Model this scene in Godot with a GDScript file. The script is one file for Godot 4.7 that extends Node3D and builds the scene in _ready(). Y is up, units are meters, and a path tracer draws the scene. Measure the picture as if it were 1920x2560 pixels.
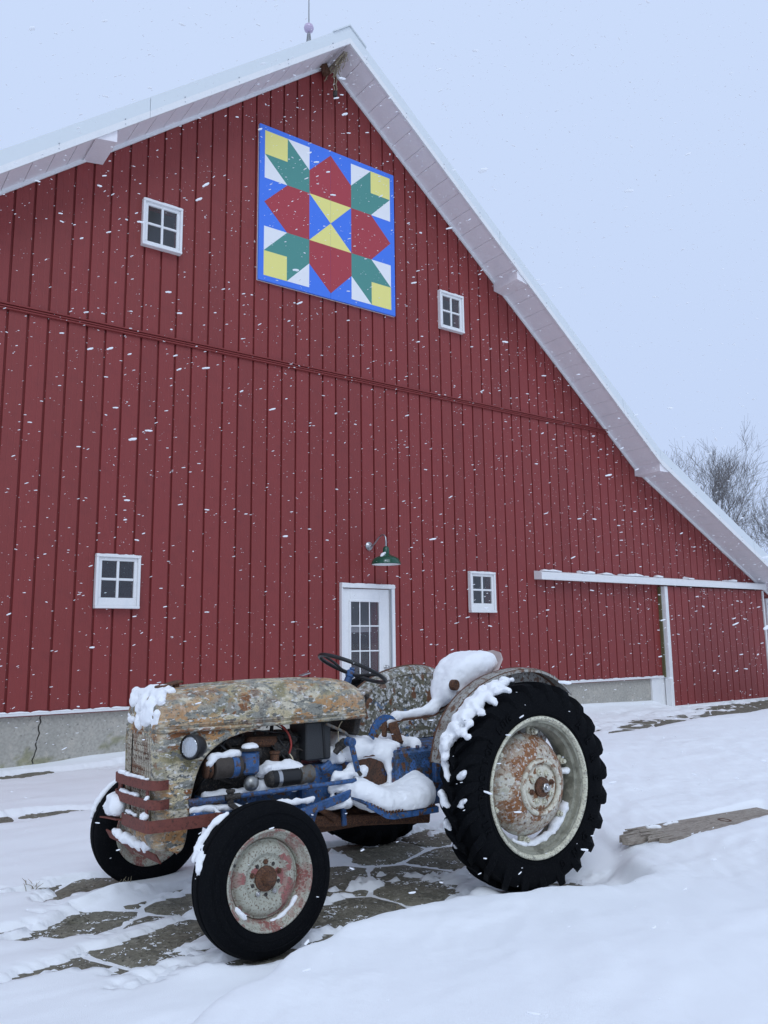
extends Node3D
# An old tractor standing in blown snow before a red barn.

var org := Vector3.ZERO
var gid := 1
var M := {}
var taken := {}

func _ready():
	seed(7)
	make_view()
	make_materials()
	make_ground()
	make_barn()
	make_barn_fittings()
	make_tractor()
	make_tractor_snow()
	make_trees()
	make_small_things()
	make_flakes()

# ---------------------------------------------------------------- view
func make_view():
	var cam := Camera3D.new()
	cam.name = "camera"
	cam.fov = 64.57
	cam.near = 0.05
	cam.far = 800.0
	cam.basis = Basis.from_euler(Vector3(deg_to_rad(8.925), deg_to_rad(-35.615), deg_to_rad(-0.668)), EULER_ORDER_YXZ)
	cam.position = Vector3(0, 1.5, 9.982)
	add_child(cam)
	cam.current = true
	var sm := ProceduralSkyMaterial.new()
	sm.sky_top_color = Color8(208, 225, 254)
	sm.sky_horizon_color = Color8(195, 213, 246)
	sm.sky_curve = 0.7
	sm.ground_bottom_color = Color8(170, 180, 205)
	sm.ground_horizon_color = Color8(196, 213, 245)
	sm.sun_angle_max = 1.0
	sm.energy_multiplier = 1.0
	var sky := Sky.new()
	sky.sky_material = sm
	var e := Environment.new()
	e.background_mode = Environment.BG_SKY
	e.sky = sky
	e.tonemap_mode = Environment.TONE_MAPPER_LINEAR
	e.tonemap_exposure = 1.0
	e.sdfgi_enabled = true
	e.ssao_enabled = true
	e.ssil_enabled = true
	var we := WorldEnvironment.new()
	we.name = "environment"
	we.environment = e
	add_child(we)
	var sun := DirectionalLight3D.new()
	sun.name = "sun"
	sun.light_energy = 0.45
	sun.light_color = Color(0.88, 0.93, 1.0)
	sun.light_angular_distance = 40.0
	sun.shadow_enabled = true
	add_child(sun)
	sun.look_at_from_position(Vector3(-6, 14, 12), Vector3.ZERO)

# ---------------------------------------------------------------- mesh helpers
func S() -> SurfaceTool:
	var st := SurfaceTool.new()
	st.begin(Mesh.PRIMITIVE_TRIANGLES)
	return st

func emit(st: SurfaceTool, t: PackedVector3Array, g: Variant, convex := false):
	# closed shapes are turned outside by their volume, convex ones face by face
	var c := Vector3.ZERO
	for v in t:
		c += v
	c /= maxf(1.0, t.size())
	var vol := 0.0
	if not convex:
		for i in range(0, t.size(), 3):
			vol += (t[i] - c).dot((t[i + 1] - c).cross(t[i + 2] - c))
	for i in range(0, t.size(), 3):
		var a := t[i]
		var b := t[i + 1]
		var d := t[i + 2]
		var out := vol > 0.0
		if convex:
			out = (b - a).cross(d - a).dot((a + b + d) / 3.0 - c) > 0.0
		st.set_smooth_group(g if g is int else g[i / 3])
		st.add_vertex(a - org)
		if out:
			st.add_vertex(d - org)
			st.add_vertex(b - org)
		else:
			st.add_vertex(b - org)
			st.add_vertex(d - org)

func quad(t: PackedVector3Array, a: Vector3, b: Vector3, c: Vector3, d: Vector3):
	t.append(a); t.append(b); t.append(c)
	t.append(a); t.append(c); t.append(d)

func box(st: SurfaceTool, c: Vector3, s: Vector3, bevel := 0.0, bs := Basis.IDENTITY):
	var h := s * 0.5
	var k := minf(bevel, 0.45 * minf(s.x, minf(s.y, s.z)))
	var t := PackedVector3Array()
	var P := func(ax: int, sx: int, sy: int, sz: int) -> Vector3:
		var v := Vector3(sx * (h.x - (0.0 if ax == 0 else k)), sy * (h.y - (0.0 if ax == 1 else k)), sz * (h.z - (0.0 if ax == 2 else k)))
		return c + bs * v
	for s1 in [-1, 1]:
		quad(t, P.call(0, s1, -1, -1), P.call(0, s1, 1, -1), P.call(0, s1, 1, 1), P.call(0, s1, -1, 1))
		quad(t, P.call(1, -1, s1, -1), P.call(1, 1, s1, -1), P.call(1, 1, s1, 1), P.call(1, -1, s1, 1))
		quad(t, P.call(2, -1, -1, s1), P.call(2, 1, -1, s1), P.call(2, 1, 1, s1), P.call(2, -1, 1, s1))
		if k > 0.0:
			for s2 in [-1, 1]:
				quad(t, P.call(0, s1, s2, -1), P.call(0, s1, s2, 1), P.call(1, s1, s2, 1), P.call(1, s1, s2, -1))
				quad(t, P.call(1, -1, s1, s2), P.call(1, 1, s1, s2), P.call(2, 1, s1, s2), P.call(2, -1, s1, s2))
				quad(t, P.call(0, s1, -1, s2), P.call(0, s1, 1, s2), P.call(2, s1, 1, s2), P.call(2, s1, -1, s2))
				for s3 in [-1, 1]:
					t.append(P.call(0, s1, s2, s3)); t.append(P.call(1, s1, s2, s3)); t.append(P.call(2, s1, s2, s3))
	emit(st, t, -1, true)

func bar(st: SurfaceTool, a: Vector3, b: Vector3, w: float, h: float, bevel := 0.0, up := Vector3.UP):
	# a straight bar from a to b, w across and h along "up"
	var x := (b - a).normalized()
	var z := x.cross(up).normalized()
	var y := z.cross(x)
	box(st, (a + b) / 2.0, Vector3(a.distance_to(b), h, w), bevel, Basis(x, y, z))

func tube(st: SurfaceTool, p: PackedVector3Array, r: Variant, sides := 8, closed := false):
	var n := p.size()
	var rings: Array[PackedVector3Array] = []
	var nrm := Vector3.ZERO
	for i in n:
		var d: Vector3
		if closed:
			d = p[(i + 1) % n] - p[(i + n - 1) % n]
		else:
			d = p[mini(i + 1, n - 1)] - p[maxi(i - 1, 0)]
		d = d.normalized()
		if i == 0:
			nrm = d.cross(Vector3.UP if absf(d.y) < 0.9 else Vector3.RIGHT).normalized()
		else:
			nrm = (nrm - d * nrm.dot(d)).normalized()
		var bi := d.cross(nrm)
		var rr: float = r if (r is float) else r[i]
		var ring := PackedVector3Array()
		for j in sides:
			var a := TAU * j / sides
			ring.append(p[i] + (nrm * cos(a) + bi * sin(a)) * rr)
		rings.append(ring)
	loft(st, rings, closed)

func loft(st: SurfaceTool, rings: Array, closed := false, smooth := true):
	var t := PackedVector3Array()
	var g := PackedInt32Array()
	gid += 2
	var n := rings.size()
	var m: int = rings[0].size()
	for i in (n if closed else n - 1):
		var A: PackedVector3Array = rings[i]
		var B: PackedVector3Array = rings[(i + 1) % n]
		for j in m:
			var k := (j + 1) % m
			quad(t, A[j], A[k], B[k], B[j])
			g.append(gid if smooth else -1); g.append(gid if smooth else -1)
	if not closed:
		for e in [0, n - 1]:
			var R: PackedVector3Array = rings[e]
			var c := Vector3.ZERO
			for v in R:
				c += v
			c /= m
			for j in m:
				var k := (j + 1) % m
				if e == 0:
					t.append(c); t.append(R[k]); t.append(R[j])
				else:
					t.append(c); t.append(R[j]); t.append(R[k])
				g.append(gid + 1 if smooth else -1)
	emit(st, t, g)

func lathe(st: SurfaceTool, sections: Array, xf: Transform3D, segs := 48):
	# closed profile of (radius, height along z), creased between its sections
	var t := PackedVector3Array()
	var g := PackedInt32Array()
	for sec in sections:
		gid += 1
		for i in sec.size() - 1:
			var p: Vector2 = sec[i]
			var q: Vector2 = sec[i + 1]
			for j in segs:
				var a := TAU * j / segs
				var b := TAU * (j + 1) / segs
				var va := xf * Vector3(p.x * cos(a), p.x * sin(a), p.y)
				var vb := xf * Vector3(p.x * cos(b), p.x * sin(b), p.y)
				var vc := xf * Vector3(q.x * cos(b), q.x * sin(b), q.y)
				var vd := xf * Vector3(q.x * cos(a), q.x * sin(a), q.y)
				if p.x > 1e-5:
					t.append(va); t.append(vb); t.append(vc); g.append(gid)
				if q.x > 1e-5:
					t.append(va); t.append(vc); t.append(vd); g.append(gid)
	emit(st, t, g)

func along(a: Vector3, b: Vector3) -> Transform3D:
	# local z from a towards b, origin at a
	var z := (b - a).normalized()
	var x := (Vector3.UP if absf(z.y) < 0.9 else Vector3.RIGHT).cross(z).normalized()
	return Transform3D(Basis(x, z.cross(x), z), a)

func cyl(st: SurfaceTool, a: Vector3, b: Vector3, r: float, bevel := 0.003, segs := 24):
	var h := a.distance_to(b)
	var k := minf(bevel, r * 0.4)
	lathe(st, [[Vector2(0, 0), Vector2(r - k, 0)], [Vector2(r - k, 0), Vector2(r, k)], [Vector2(r, k), Vector2(r, h - k)], [Vector2(r, h - k), Vector2(r - k, h)], [Vector2(r - k, h), Vector2(0, h)]], along(a, b), segs)

func extrude(st: SurfaceTool, poly: PackedVector2Array, d0: float, d1: float, xf := Transform3D.IDENTITY):
	var idx := Geometry2D.triangulate_polygon(poly)
	var t := PackedVector3Array()
	if Geometry2D.is_polygon_clockwise(poly):
		poly = poly.duplicate()
		poly.reverse()
		idx = Geometry2D.triangulate_polygon(poly)
	for i in range(0, idx.size(), 3):
		var a := poly[idx[i]]
		var b := poly[idx[i + 1]]
		var c := poly[idx[i + 2]]
		if (b - a).cross(c - a) < 0.0:
			var q := b
			b = c
			c = q
		t.append(xf * Vector3(a.x, a.y, d1)); t.append(xf * Vector3(b.x, b.y, d1)); t.append(xf * Vector3(c.x, c.y, d1))
		t.append(xf * Vector3(a.x, a.y, d0)); t.append(xf * Vector3(c.x, c.y, d0)); t.append(xf * Vector3(b.x, b.y, d0))
	var n := poly.size()
	for i in n:
		var a := poly[i]
		var b := poly[(i + 1) % n]
		quad(t, xf * Vector3(a.x, a.y, d0), xf * Vector3(b.x, b.y, d0), xf * Vector3(b.x, b.y, d1), xf * Vector3(a.x, a.y, d1))
	emit(st, t, -1)

func sheet(st: SurfaceTool, grid: Array, th: float, smooth := true):
	# a curved plate: a grid of points and its thickness
	var n := grid.size()
	var m: int = grid[0].size()
	var back: Array = []
	for i in n:
		var row := PackedVector3Array()
		for j in m:
			var du: Vector3 = grid[mini(i + 1, n - 1)][j] - grid[maxi(i - 1, 0)][j]
			var dv: Vector3 = grid[i][mini(j + 1, m - 1)] - grid[i][maxi(j - 1, 0)]
			row.append(grid[i][j] - du.cross(dv).normalized() * th)
		back.append(row)
	var t := PackedVector3Array()
	var g := PackedInt32Array()
	gid += 3
	for i in n - 1:
		for j in m - 1:
			quad(t, grid[i][j], grid[i + 1][j], grid[i + 1][j + 1], grid[i][j + 1])
			quad(t, back[i][j], back[i][j + 1], back[i + 1][j + 1], back[i + 1][j])
			var f := gid if smooth else -1
			g.append(f); g.append(f)
			f = gid + 1 if smooth else -1
			g.append(f); g.append(f)
	for i in n - 1:
		quad(t, grid[i][0], back[i][0], back[i + 1][0], grid[i + 1][0])
		quad(t, grid[i][m - 1], grid[i + 1][m - 1], back[i + 1][m - 1], back[i][m - 1])
		for k in 4:
			g.append(-1)
	for j in m - 1:
		quad(t, grid[0][j], grid[0][j + 1], back[0][j + 1], back[0][j])
		quad(t, grid[n - 1][j], back[n - 1][j], back[n - 1][j + 1], grid[n - 1][j + 1])
		for k in 4:
			g.append(-1)
	emit(st, t, g)

func nets(st: SurfaceTool, f: Callable, lo: Vector3, hi: Vector3, cell: float):
	# surface nets over a distance field (inside < 0)
	var nx := int((hi.x - lo.x) / cell) + 2
	var ny := int((hi.y - lo.y) / cell) + 2
	var nz := int((hi.z - lo.z) / cell) + 2
	var v := PackedFloat32Array()
	v.resize(nx * ny * nz)
	var at := 0
	for k in nz:
		for j in ny:
			for i in nx:
				v[at] = f.call(lo + Vector3(i, j, k) * cell)
				at += 1
	var where := PackedInt32Array()
	where.resize(nx * ny * nz)
	where.fill(-1)
	var pts := PackedVector3Array()
	var sy := nx
	var sz := nx * ny
	for k in nz - 1:
		for j in ny - 1:
			for i in nx - 1:
				var b := i + j * sy + k * sz
				var mask := 0
				for c in 8:
					if v[b + (c & 1) + ((c >> 1) & 1) * sy + ((c >> 2) & 1) * sz] < 0.0:
						mask += 1
				if mask == 0 or mask == 8:
					continue
				var s := Vector3.ZERO
				var cnt := 0
				for c in 8:
					for ax in 3:
						if c & (1 << ax):
							continue
						var c2 := c | (1 << ax)
						var v0 := v[b + (c & 1) + ((c >> 1) & 1) * sy + ((c >> 2) & 1) * sz]
						var v1 := v[b + (c2 & 1) + ((c2 >> 1) & 1) * sy + ((c2 >> 2) & 1) * sz]
						if (v0 < 0.0) != (v1 < 0.0):
							var u := v0 / (v0 - v1)
							var p := Vector3(c & 1, (c >> 1) & 1, (c >> 2) & 1)
							p[ax] += u
							s += p
							cnt += 1
				where[b] = pts.size()
				pts.append(lo + (Vector3(i, j, k) + s / cnt) * cell)
	gid += 1
	st.set_smooth_group(gid)
	var q := func(a: int, b: int, c: int, d: int, flip: bool):
		if a < 0 or b < 0 or c < 0 or d < 0:
			return
		var o := [a, b, c, a, c, d] if flip else [a, c, b, a, d, c]
		for e in o:
			st.add_vertex(pts[e] - org)
	for k in range(1, nz - 1):
		for j in range(1, ny - 1):
			for i in range(1, nx - 1):
				var b := i + j * sy + k * sz
				var ins := v[b] < 0.0
				if ins != (v[b + 1] < 0.0):
					q.call(where[b - sy - sz], where[b - sz], where[b], where[b - sy], not ins)
				if ins != (v[b + sy] < 0.0):
					q.call(where[b - 1 - sz], where[b - 1], where[b], where[b - sz], not ins)
				if ins != (v[b + sz] < 0.0):
					q.call(where[b - 1 - sy], where[b - sy], where[b], where[b - 1], not ins)

func part(called: String, st: SurfaceTool, mat: Material, parent: Node) -> MeshInstance3D:
	st.generate_normals()
	st.set_material(mat)
	var o := MeshInstance3D.new()
	o.mesh = st.commit()
	o.name = called
	parent.add_child(o, true)
	return o

func numbered(called: String) -> String:
	var n: int = taken.get(called, 0)
	taken[called] = n + 1
	return called if n == 0 else "%s_%03d" % [called, n]

func tag(o: Node, label: String, category: String, group := "", kind := ""):
	o.set_meta("label", label)
	if category:
		o.set_meta("category", category)
	if group:
		o.set_meta("group", group)
	if kind:
		o.set_meta("kind", kind)

func thing(called: String, at: Vector3, label: String, category: String, group := "") -> Node3D:
	var o := Node3D.new()
	o.name = numbered(called)
	o.position = at
	add_child(o)
	tag(o, label, category, group)
	org = at
	return o

func sub(called: String, parent: Node) -> Node3D:
	var o := Node3D.new()
	o.name = called
	parent.add_child(o, true)
	return o

# ---------------------------------------------------------------- materials
func noise(sd: int, freq: float, oct := 4, type := FastNoiseLite.TYPE_SIMPLEX_SMOOTH) -> FastNoiseLite:
	var n := FastNoiseLite.new()
	n.seed = sd
	n.frequency = freq
	n.noise_type = type
	n.fractal_octaves = oct
	return n

func paint(size: int, base: Color, layers: Array, vary := 0.06) -> ImageTexture:
	# base coat and patches: [seed, cycles across, octaves, threshold, softness, colour, stretch]
	var px := PackedFloat32Array()
	var cnt := size * size
	px.resize(cnt * 3)
	var grain := noise(99, 0.15, 3).get_seamless_image(size, size).get_data()
	for i in cnt:
		var k := 1.0 + vary * (grain[i] / 127.5 - 1.0)
		px[i * 3] = base.r * k
		px[i * 3 + 1] = base.g * k
		px[i * 3 + 2] = base.b * k
	for L in layers:
		var n := noise(L[0], float(L[1]) / size, L[2])
		var w := size
		var d := n.get_seamless_image(size, size).get_data()
		var c: Color = L[5]
		var lo: float = L[3] * 255.0
		var soft: float = maxf(1.0, L[4] * 255.0)
		for i in cnt:
			var a := clampf((d[i] - lo) / soft, 0.0, 1.0)
			if a > 0.0:
				var k := (1.0 + vary * (grain[(i * 7 + 31) % cnt] / 127.5 - 1.0)) * a
				px[i * 3] += c.r * k - px[i * 3] * a
				px[i * 3 + 1] += c.g * k - px[i * 3 + 1] * a
				px[i * 3 + 2] += c.b * k - px[i * 3 + 2] * a
	var by := PackedByteArray()
	by.resize(cnt * 3)
	for i in cnt * 3:
		by[i] = int(clampf(px[i], 0.0, 1.0) * 255.0)
	return ImageTexture.create_from_image(Image.create_from_data(size, size, false, Image.FORMAT_RGB8, by))

func relief(sd: int, cycles: float, oct: int, size := 512, strength := 6.0) -> ImageTexture:
	var im := noise(sd, cycles / size, oct).get_seamless_image(size, size)
	im.convert(Image.FORMAT_RGBA8)
	im.bump_map_to_normal_map(strength)
	return ImageTexture.create_from_image(im)

func mat(c: Color, rough := 0.7, metal := 0.0, tex: Texture2D = null, metres := 0.5, nrm: Texture2D = null, nscale := 0.5) -> StandardMaterial3D:
	var m := StandardMaterial3D.new()
	m.albedo_color = c
	m.roughness = rough
	m.metallic = metal
	if tex:
		m.albedo_texture = tex
	if nrm:
		m.normal_enabled = true
		m.normal_texture = nrm
		m.normal_scale = nscale
	if tex or nrm:
		m.uv1_triplanar = true
		m.uv1_scale = Vector3.ONE / metres
	return m

func C8(r: int, g: int, b: int) -> Color:
	return Color8(r, g, b)

func lin(r: float, g: float, b: float) -> Color:
	return Color(r, g, b).linear_to_srgb()

func make_materials():
	var fine := relief(5, 40, 4, 512, 5.0)
	var coarse := relief(6, 14, 5, 512, 8.0)
	var W := Color.WHITE
	M.snow = mat(lin(0.9, 0.91, 0.93), 0.75, 0.0, null, 0.35, relief(8, 70, 4, 512, 4.0), 0.5)
	M.siding = mat(W, 0.55, 0.0, paint(512, lin(0.238, 0.034, 0.031), [[11, 5, 4, 0.5, 0.5, lin(0.216, 0.031, 0.029)], [12, 70, 2, 0.62, 0.3, lin(0.25, 0.039, 0.036)]], 0.05), 1.3)
	M.siding_tones = [M.siding]
	for k in 3:
		var v: StandardMaterial3D = M.siding.duplicate()
		var q: float = [0.965, 1.0, 0.98][k]
		v.albedo_color = Color(q, q * [1.0, 0.99, 1.01][k], q)
		v.uv1_offset = Vector3(0.31 * k, 0.17 * k, 0.4)
		M.siding_tones.append(v)
	M.backing = mat(lin(0.225, 0.032, 0.03), 0.7)
	M.white = mat(W, 0.45, 0.0, paint(256, lin(0.8, 0.8, 0.8), [[21, 6, 4, 0.55, 0.5, lin(0.74, 0.75, 0.76)]], 0.02), 1.1)
	M.soffit = mat(W, 0.55, 0.0, paint(256, lin(0.86, 0.82, 0.84), [[22, 5, 4, 0.5, 0.5, lin(0.8, 0.77, 0.8)]], 0.02), 1.4)
	M.fascia = mat(lin(0.7, 0.74, 0.76), 0.4)
	M.roof = mat(lin(0.5, 0.52, 0.54), 0.5)
	M.concrete = mat(W, 0.9, 0.0, paint(256, lin(0.4, 0.38, 0.335), [[31, 3, 6, 0.5, 0.4, lin(0.33, 0.32, 0.285)], [32, 6, 6, 0.62, 0.2, lin(0.46, 0.43, 0.375)], [33, 30, 4, 0.76, 0.1, lin(0.22, 0.215, 0.19)]], 0.1), 1.7, fine, 0.3)
	M.concrete.vertex_color_use_as_albedo = true
	M.floor = mat(lin(0.2, 0.19, 0.17), 0.9)
	M.glass = mat(Color(0.3, 0.32, 0.35, 0.08), 0.03)
	M.glass.transparency = BaseMaterial3D.TRANSPARENCY_ALPHA
	M.stone = mat(W, 0.85, 0.0, paint(512, lin(0.17, 0.155, 0.115), [[41, 5, 6, 0.5, 0.3, lin(0.105, 0.097, 0.072)], [42, 10, 6, 0.6, 0.15, lin(0.24, 0.22, 0.17)], [43, 30, 5, 0.72, 0.12, lin(0.34, 0.32, 0.28)], [44, 30, 5, 0.72, 0.1, lin(0.035, 0.033, 0.026)]], 0.2), 0.9, coarse, 0.7)
	M.wood = mat(W, 0.85, 0.0, paint(256, lin(0.31, 0.265, 0.22), [[51, 5, 6, 0.5, 0.4, lin(0.22, 0.18, 0.145)], [52, 24, 5, 0.62, 0.2, lin(0.4, 0.36, 0.31)], [53, 16, 5, 0.7, 0.1, lin(0.13, 0.1, 0.08)]], 0.16), 0.5, fine, 0.5)
	M.wood.uv1_scale = Vector3(0.5, 4.0, 4.0)
	# tractor coats
	M.hood = mat(W, 0.85, 0.0, paint(512, lin(0.52, 0.44, 0.28), [
		[61, 3, 6, 0.5, 0.2, lin(0.36, 0.33, 0.23)],
		[62, 3, 7, 0.54, 0.14, lin(0.22, 0.19, 0.1)],
		[63, 4, 7, 0.58, 0.08, lin(0.62, 0.56, 0.43)],
		[64, 2.2, 7, 0.6, 0.14, lin(0.45, 0.24, 0.1)],
		[69, 3.5, 7, 0.68, 0.06, lin(0.22, 0.085, 0.03)],
		[60, 5, 7, 0.6, 0.08, lin(0.26, 0.255, 0.22)],
		[65, 15, 6, 0.64, 0.06, lin(0.15, 0.15, 0.135)],
		[68, 30, 5, 0.68, 0.06, lin(0.33, 0.31, 0.25)],
		[66, 18, 6, 0.7, 0.05, lin(0.68, 0.67, 0.64)],
		[67, 40, 5, 0.74, 0.05, lin(0.06, 0.055, 0.045)]], 0.2), 0.62, coarse, 0.9)
	M.hood.uv1_scale = Vector3(0.95, 1.7, 1.7)
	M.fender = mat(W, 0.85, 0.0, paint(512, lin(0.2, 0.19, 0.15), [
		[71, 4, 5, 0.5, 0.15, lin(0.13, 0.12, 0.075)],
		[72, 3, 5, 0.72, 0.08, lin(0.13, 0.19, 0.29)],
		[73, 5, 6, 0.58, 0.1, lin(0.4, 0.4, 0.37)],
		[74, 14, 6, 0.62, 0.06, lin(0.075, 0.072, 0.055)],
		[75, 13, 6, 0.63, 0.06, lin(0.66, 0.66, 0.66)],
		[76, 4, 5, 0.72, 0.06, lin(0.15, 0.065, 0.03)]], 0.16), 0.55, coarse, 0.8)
	M.fender_near = mat(W, 0.6, 0.0, paint(512, lin(0.34, 0.335, 0.31), [
		[77, 5, 5, 0.52, 0.3, lin(0.27, 0.265, 0.24)],
		[78, 8, 5, 0.66, 0.05, lin(0.13, 0.06, 0.028)],
		[79, 26, 4, 0.69, 0.04, lin(0.07, 0.03, 0.015)]], 0.06), 0.6)
	M.blue = mat(W, 0.5, 0.0, paint(256, lin(0.034, 0.105, 0.27), [
		[81, 4, 6, 0.5, 0.2, lin(0.02, 0.06, 0.15)],
		[82, 5, 6, 0.72, 0.05, lin(0.15, 0.075, 0.035)],
		[83, 18, 5, 0.76, 0.04, lin(0.22, 0.2, 0.17)],
		[84, 7, 6, 0.77, 0.04, lin(0.07, 0.03, 0.016)]], 0.1), 0.35)
	M.blue_worn = mat(W, 0.65, 0.0, paint(256, lin(0.03, 0.075, 0.17), [
		[85, 4, 6, 0.56, 0.12, lin(0.075, 0.06, 0.05)],
		[86, 4, 6, 0.66, 0.06, lin(0.14, 0.055, 0.025)],
		[87, 5, 6, 0.66, 0.06, lin(0.05, 0.13, 0.33)],
		[88, 30, 4, 0.66, 0.04, lin(0.02, 0.02, 0.02)]], 0.14), 0.4)
	M.rust = mat(W, 0.85, 0.0, paint(256, lin(0.115, 0.05, 0.026), [
		[91, 7, 5, 0.5, 0.2, lin(0.07, 0.032, 0.02)],
		[92, 20, 5, 0.58, 0.1, lin(0.18, 0.08, 0.035)],
		[93, 30, 4, 0.64, 0.06, lin(0.03, 0.018, 0.014)]], 0.18), 0.3, fine, 0.5)
	M.iron = mat(W, 0.7, 0.2, paint(256, lin(0.032, 0.03, 0.03), [
		[94, 8, 5, 0.52, 0.2, lin(0.055, 0.042, 0.034)],
		[95, 20, 4, 0.64, 0.08, lin(0.1, 0.085, 0.07)]], 0.14), 0.3, fine, 0.4)
	M.iron_brown = mat(W, 0.75, 0.0, paint(256, lin(0.06, 0.048, 0.04), [[131, 8, 5, 0.5, 0.2, lin(0.045, 0.036, 0.03)]], 0.15), 0.3)
	M.iron_grey = mat(W, 0.7, 0.1, paint(256, lin(0.13, 0.13, 0.125), [[132, 8, 5, 0.54, 0.1, lin(0.13, 0.085, 0.05)]], 0.12), 0.3)
	M.steel_dull = mat(lin(0.3, 0.3, 0.29), 0.4, 0.9)
	M.gearbox = mat(W, 0.8, 0.0, paint(256, lin(0.1, 0.045, 0.026), [
		[133, 7, 5, 0.5, 0.2, lin(0.065, 0.034, 0.022)],
		[134, 3, 6, 0.68, 0.04, lin(0.03, 0.07, 0.2)],
		[135, 3, 5, 0.79, 0.03, lin(0.22, 0.02, 0.025)],
		[136, 30, 4, 0.66, 0.05, lin(0.03, 0.02, 0.015)]], 0.15), 0.5)
	M.grille = mat(W, 0.85, 0.0, paint(256, lin(0.5, 0.45, 0.36), [
		[137, 10, 5, 0.5, 0.1, lin(0.36, 0.32, 0.26)],
		[138, 4, 6, 0.64, 0.06, lin(0.15, 0.055, 0.025)],
		[139, 22, 5, 0.68, 0.04, lin(0.07, 0.035, 0.02)]], 0.14), 0.4, coarse, 0.6)
	M.primer = mat(W, 0.75, 0.0, paint(256, lin(0.17, 0.048, 0.034), [
		[96, 9, 5, 0.5, 0.3, lin(0.14, 0.04, 0.03)],
		[97, 26, 4, 0.67, 0.06, lin(0.06, 0.02, 0.014)]], 0.1), 0.5)
	M.disc = mat(W, 0.75, 0.0, paint(512, lin(0.63, 0.6, 0.5), [
		[101, 9, 5, 0.54, 0.25, lin(0.46, 0.44, 0.35)],
		[102, 2.6, 7, 0.5, 0.03, lin(0.26, 0.11, 0.042)],
		[103, 20, 6, 0.68, 0.03, lin(0.1, 0.045, 0.025)],
		[104, 22, 6, 0.68, 0.03, lin(0.66, 0.66, 0.64)]], 0.1), 0.6, coarse, 0.4)
	M.rim = mat(W, 0.55, 0.0, paint(256, lin(0.66, 0.64, 0.5), [
		[105, 8, 5, 0.52, 0.3, lin(0.55, 0.54, 0.42)],
		[106, 14, 5, 0.66, 0.05, lin(0.3, 0.29, 0.24)],
		[107, 40, 4, 0.7, 0.03, lin(0.1, 0.06, 0.035)]], 0.06), 0.5)
	M.ring = mat(W, 0.7, 0.0, paint(512, lin(0.66, 0.63, 0.52), [[143, 6, 6, 0.58, 0.04, lin(0.22, 0.1, 0.045)], [144, 9, 6, 0.6, 0.2, lin(0.5, 0.47, 0.37)]], 0.1), 0.4)
	M.barrel_dirt_shade = mat(W, 0.7, 0.0, paint(256, lin(0.3, 0.295, 0.23), [[141, 5, 6, 0.48, 0.2, lin(0.15, 0.145, 0.11)], [142, 7, 5, 0.66, 0.06, lin(0.3, 0.29, 0.23)]], 0.1), 0.5)  # dirty olive paint, darkened further with the shade of the deep rim
	M.rim_front = mat(W, 0.6, 0.0, paint(512, lin(0.42, 0.42, 0.345), [
		[108, 8, 5, 0.52, 0.3, lin(0.36, 0.365, 0.3)],
		[109, 3, 7, 0.68, 0.02, lin(0.3, 0.105, 0.095)],
		[110, 44, 4, 0.67, 0.03, lin(0.12, 0.08, 0.055)]], 0.05), 0.62)
	M.rim_red = mat(W, 0.65, 0.0, paint(512, lin(0.42, 0.42, 0.345), [
		[111, 4, 7, 0.57, 0.02, lin(0.27, 0.095, 0.08)],
		[112, 24, 5, 0.66, 0.03, lin(0.42, 0.41, 0.34)],
		[113, 44, 4, 0.67, 0.03, lin(0.12, 0.08, 0.055)]], 0.05), 0.5)
	M.rubber = mat(W, 0.62, 0.0, paint(256, lin(0.0042, 0.0047, 0.006), [
		[115, 6, 5, 0.5, 0.4, lin(0.006, 0.0065, 0.0075)],
		[116, 40, 4, 0.66, 0.1, lin(0.012, 0.0125, 0.0135)]], 0.2), 0.4, fine, 0.25)
	M.rubber.metallic_specular = 0.16
	M.rubber.roughness = 0.72
	M.black = mat(lin(0.008, 0.008, 0.009), 0.45)
	M.box = mat(lin(0.035, 0.037, 0.04), 0.6, 0.0, null, 0.3, fine, 0.3)
	M.steel = mat(lin(0.5, 0.5, 0.5), 0.3, 1.0)
	M.galv = mat(lin(0.45, 0.46, 0.48), 0.35, 0.9)
	M.lens = mat(lin(0.5, 0.52, 0.55), 0.12, 0.5)
	M.green = mat(lin(0.012, 0.075, 0.045), 0.18)
	M.seat = mat(lin(0.45, 0.36, 0.34), 0.8)
	M.wire_red = mat(lin(0.35, 0.04, 0.03), 0.5)
	M.wire_pale = mat(lin(0.6, 0.52, 0.36), 0.6)
	M.moss = mat(lin(0.03, 0.04, 0.015), 0.9)
	M.straw = mat(lin(0.32, 0.27, 0.18), 0.9)
	M.bark = mat(W, 0.95, 0.0, paint(256, lin(0.17, 0.155, 0.145), [[121, 10, 4, 0.5, 0.3, lin(0.11, 0.1, 0.095)]], 0.15), 0.8)  # bark colour paled to stand in for haze over the trees
	M.twig = mat(lin(0.17, 0.155, 0.15), 0.95)  # twigs lightened the same way, haze put into the colour
	M.copper = mat(lin(0.3, 0.31, 0.32), 0.5, 0.6)
	M.bulb = mat(lin(0.55, 0.45, 0.6), 0.1)
	M.q_blue = mat(lin(0.055, 0.19, 0.76), 0.5)
	M.q_green = mat(lin(0.075, 0.27, 0.235), 0.5)
	M.q_red = mat(lin(0.4, 0.043, 0.058), 0.5)
	M.q_yellow = mat(lin(0.83, 0.76, 0.24), 0.5)
	M.q_white = mat(lin(0.82, 0.82, 0.83), 0.5)

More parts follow.
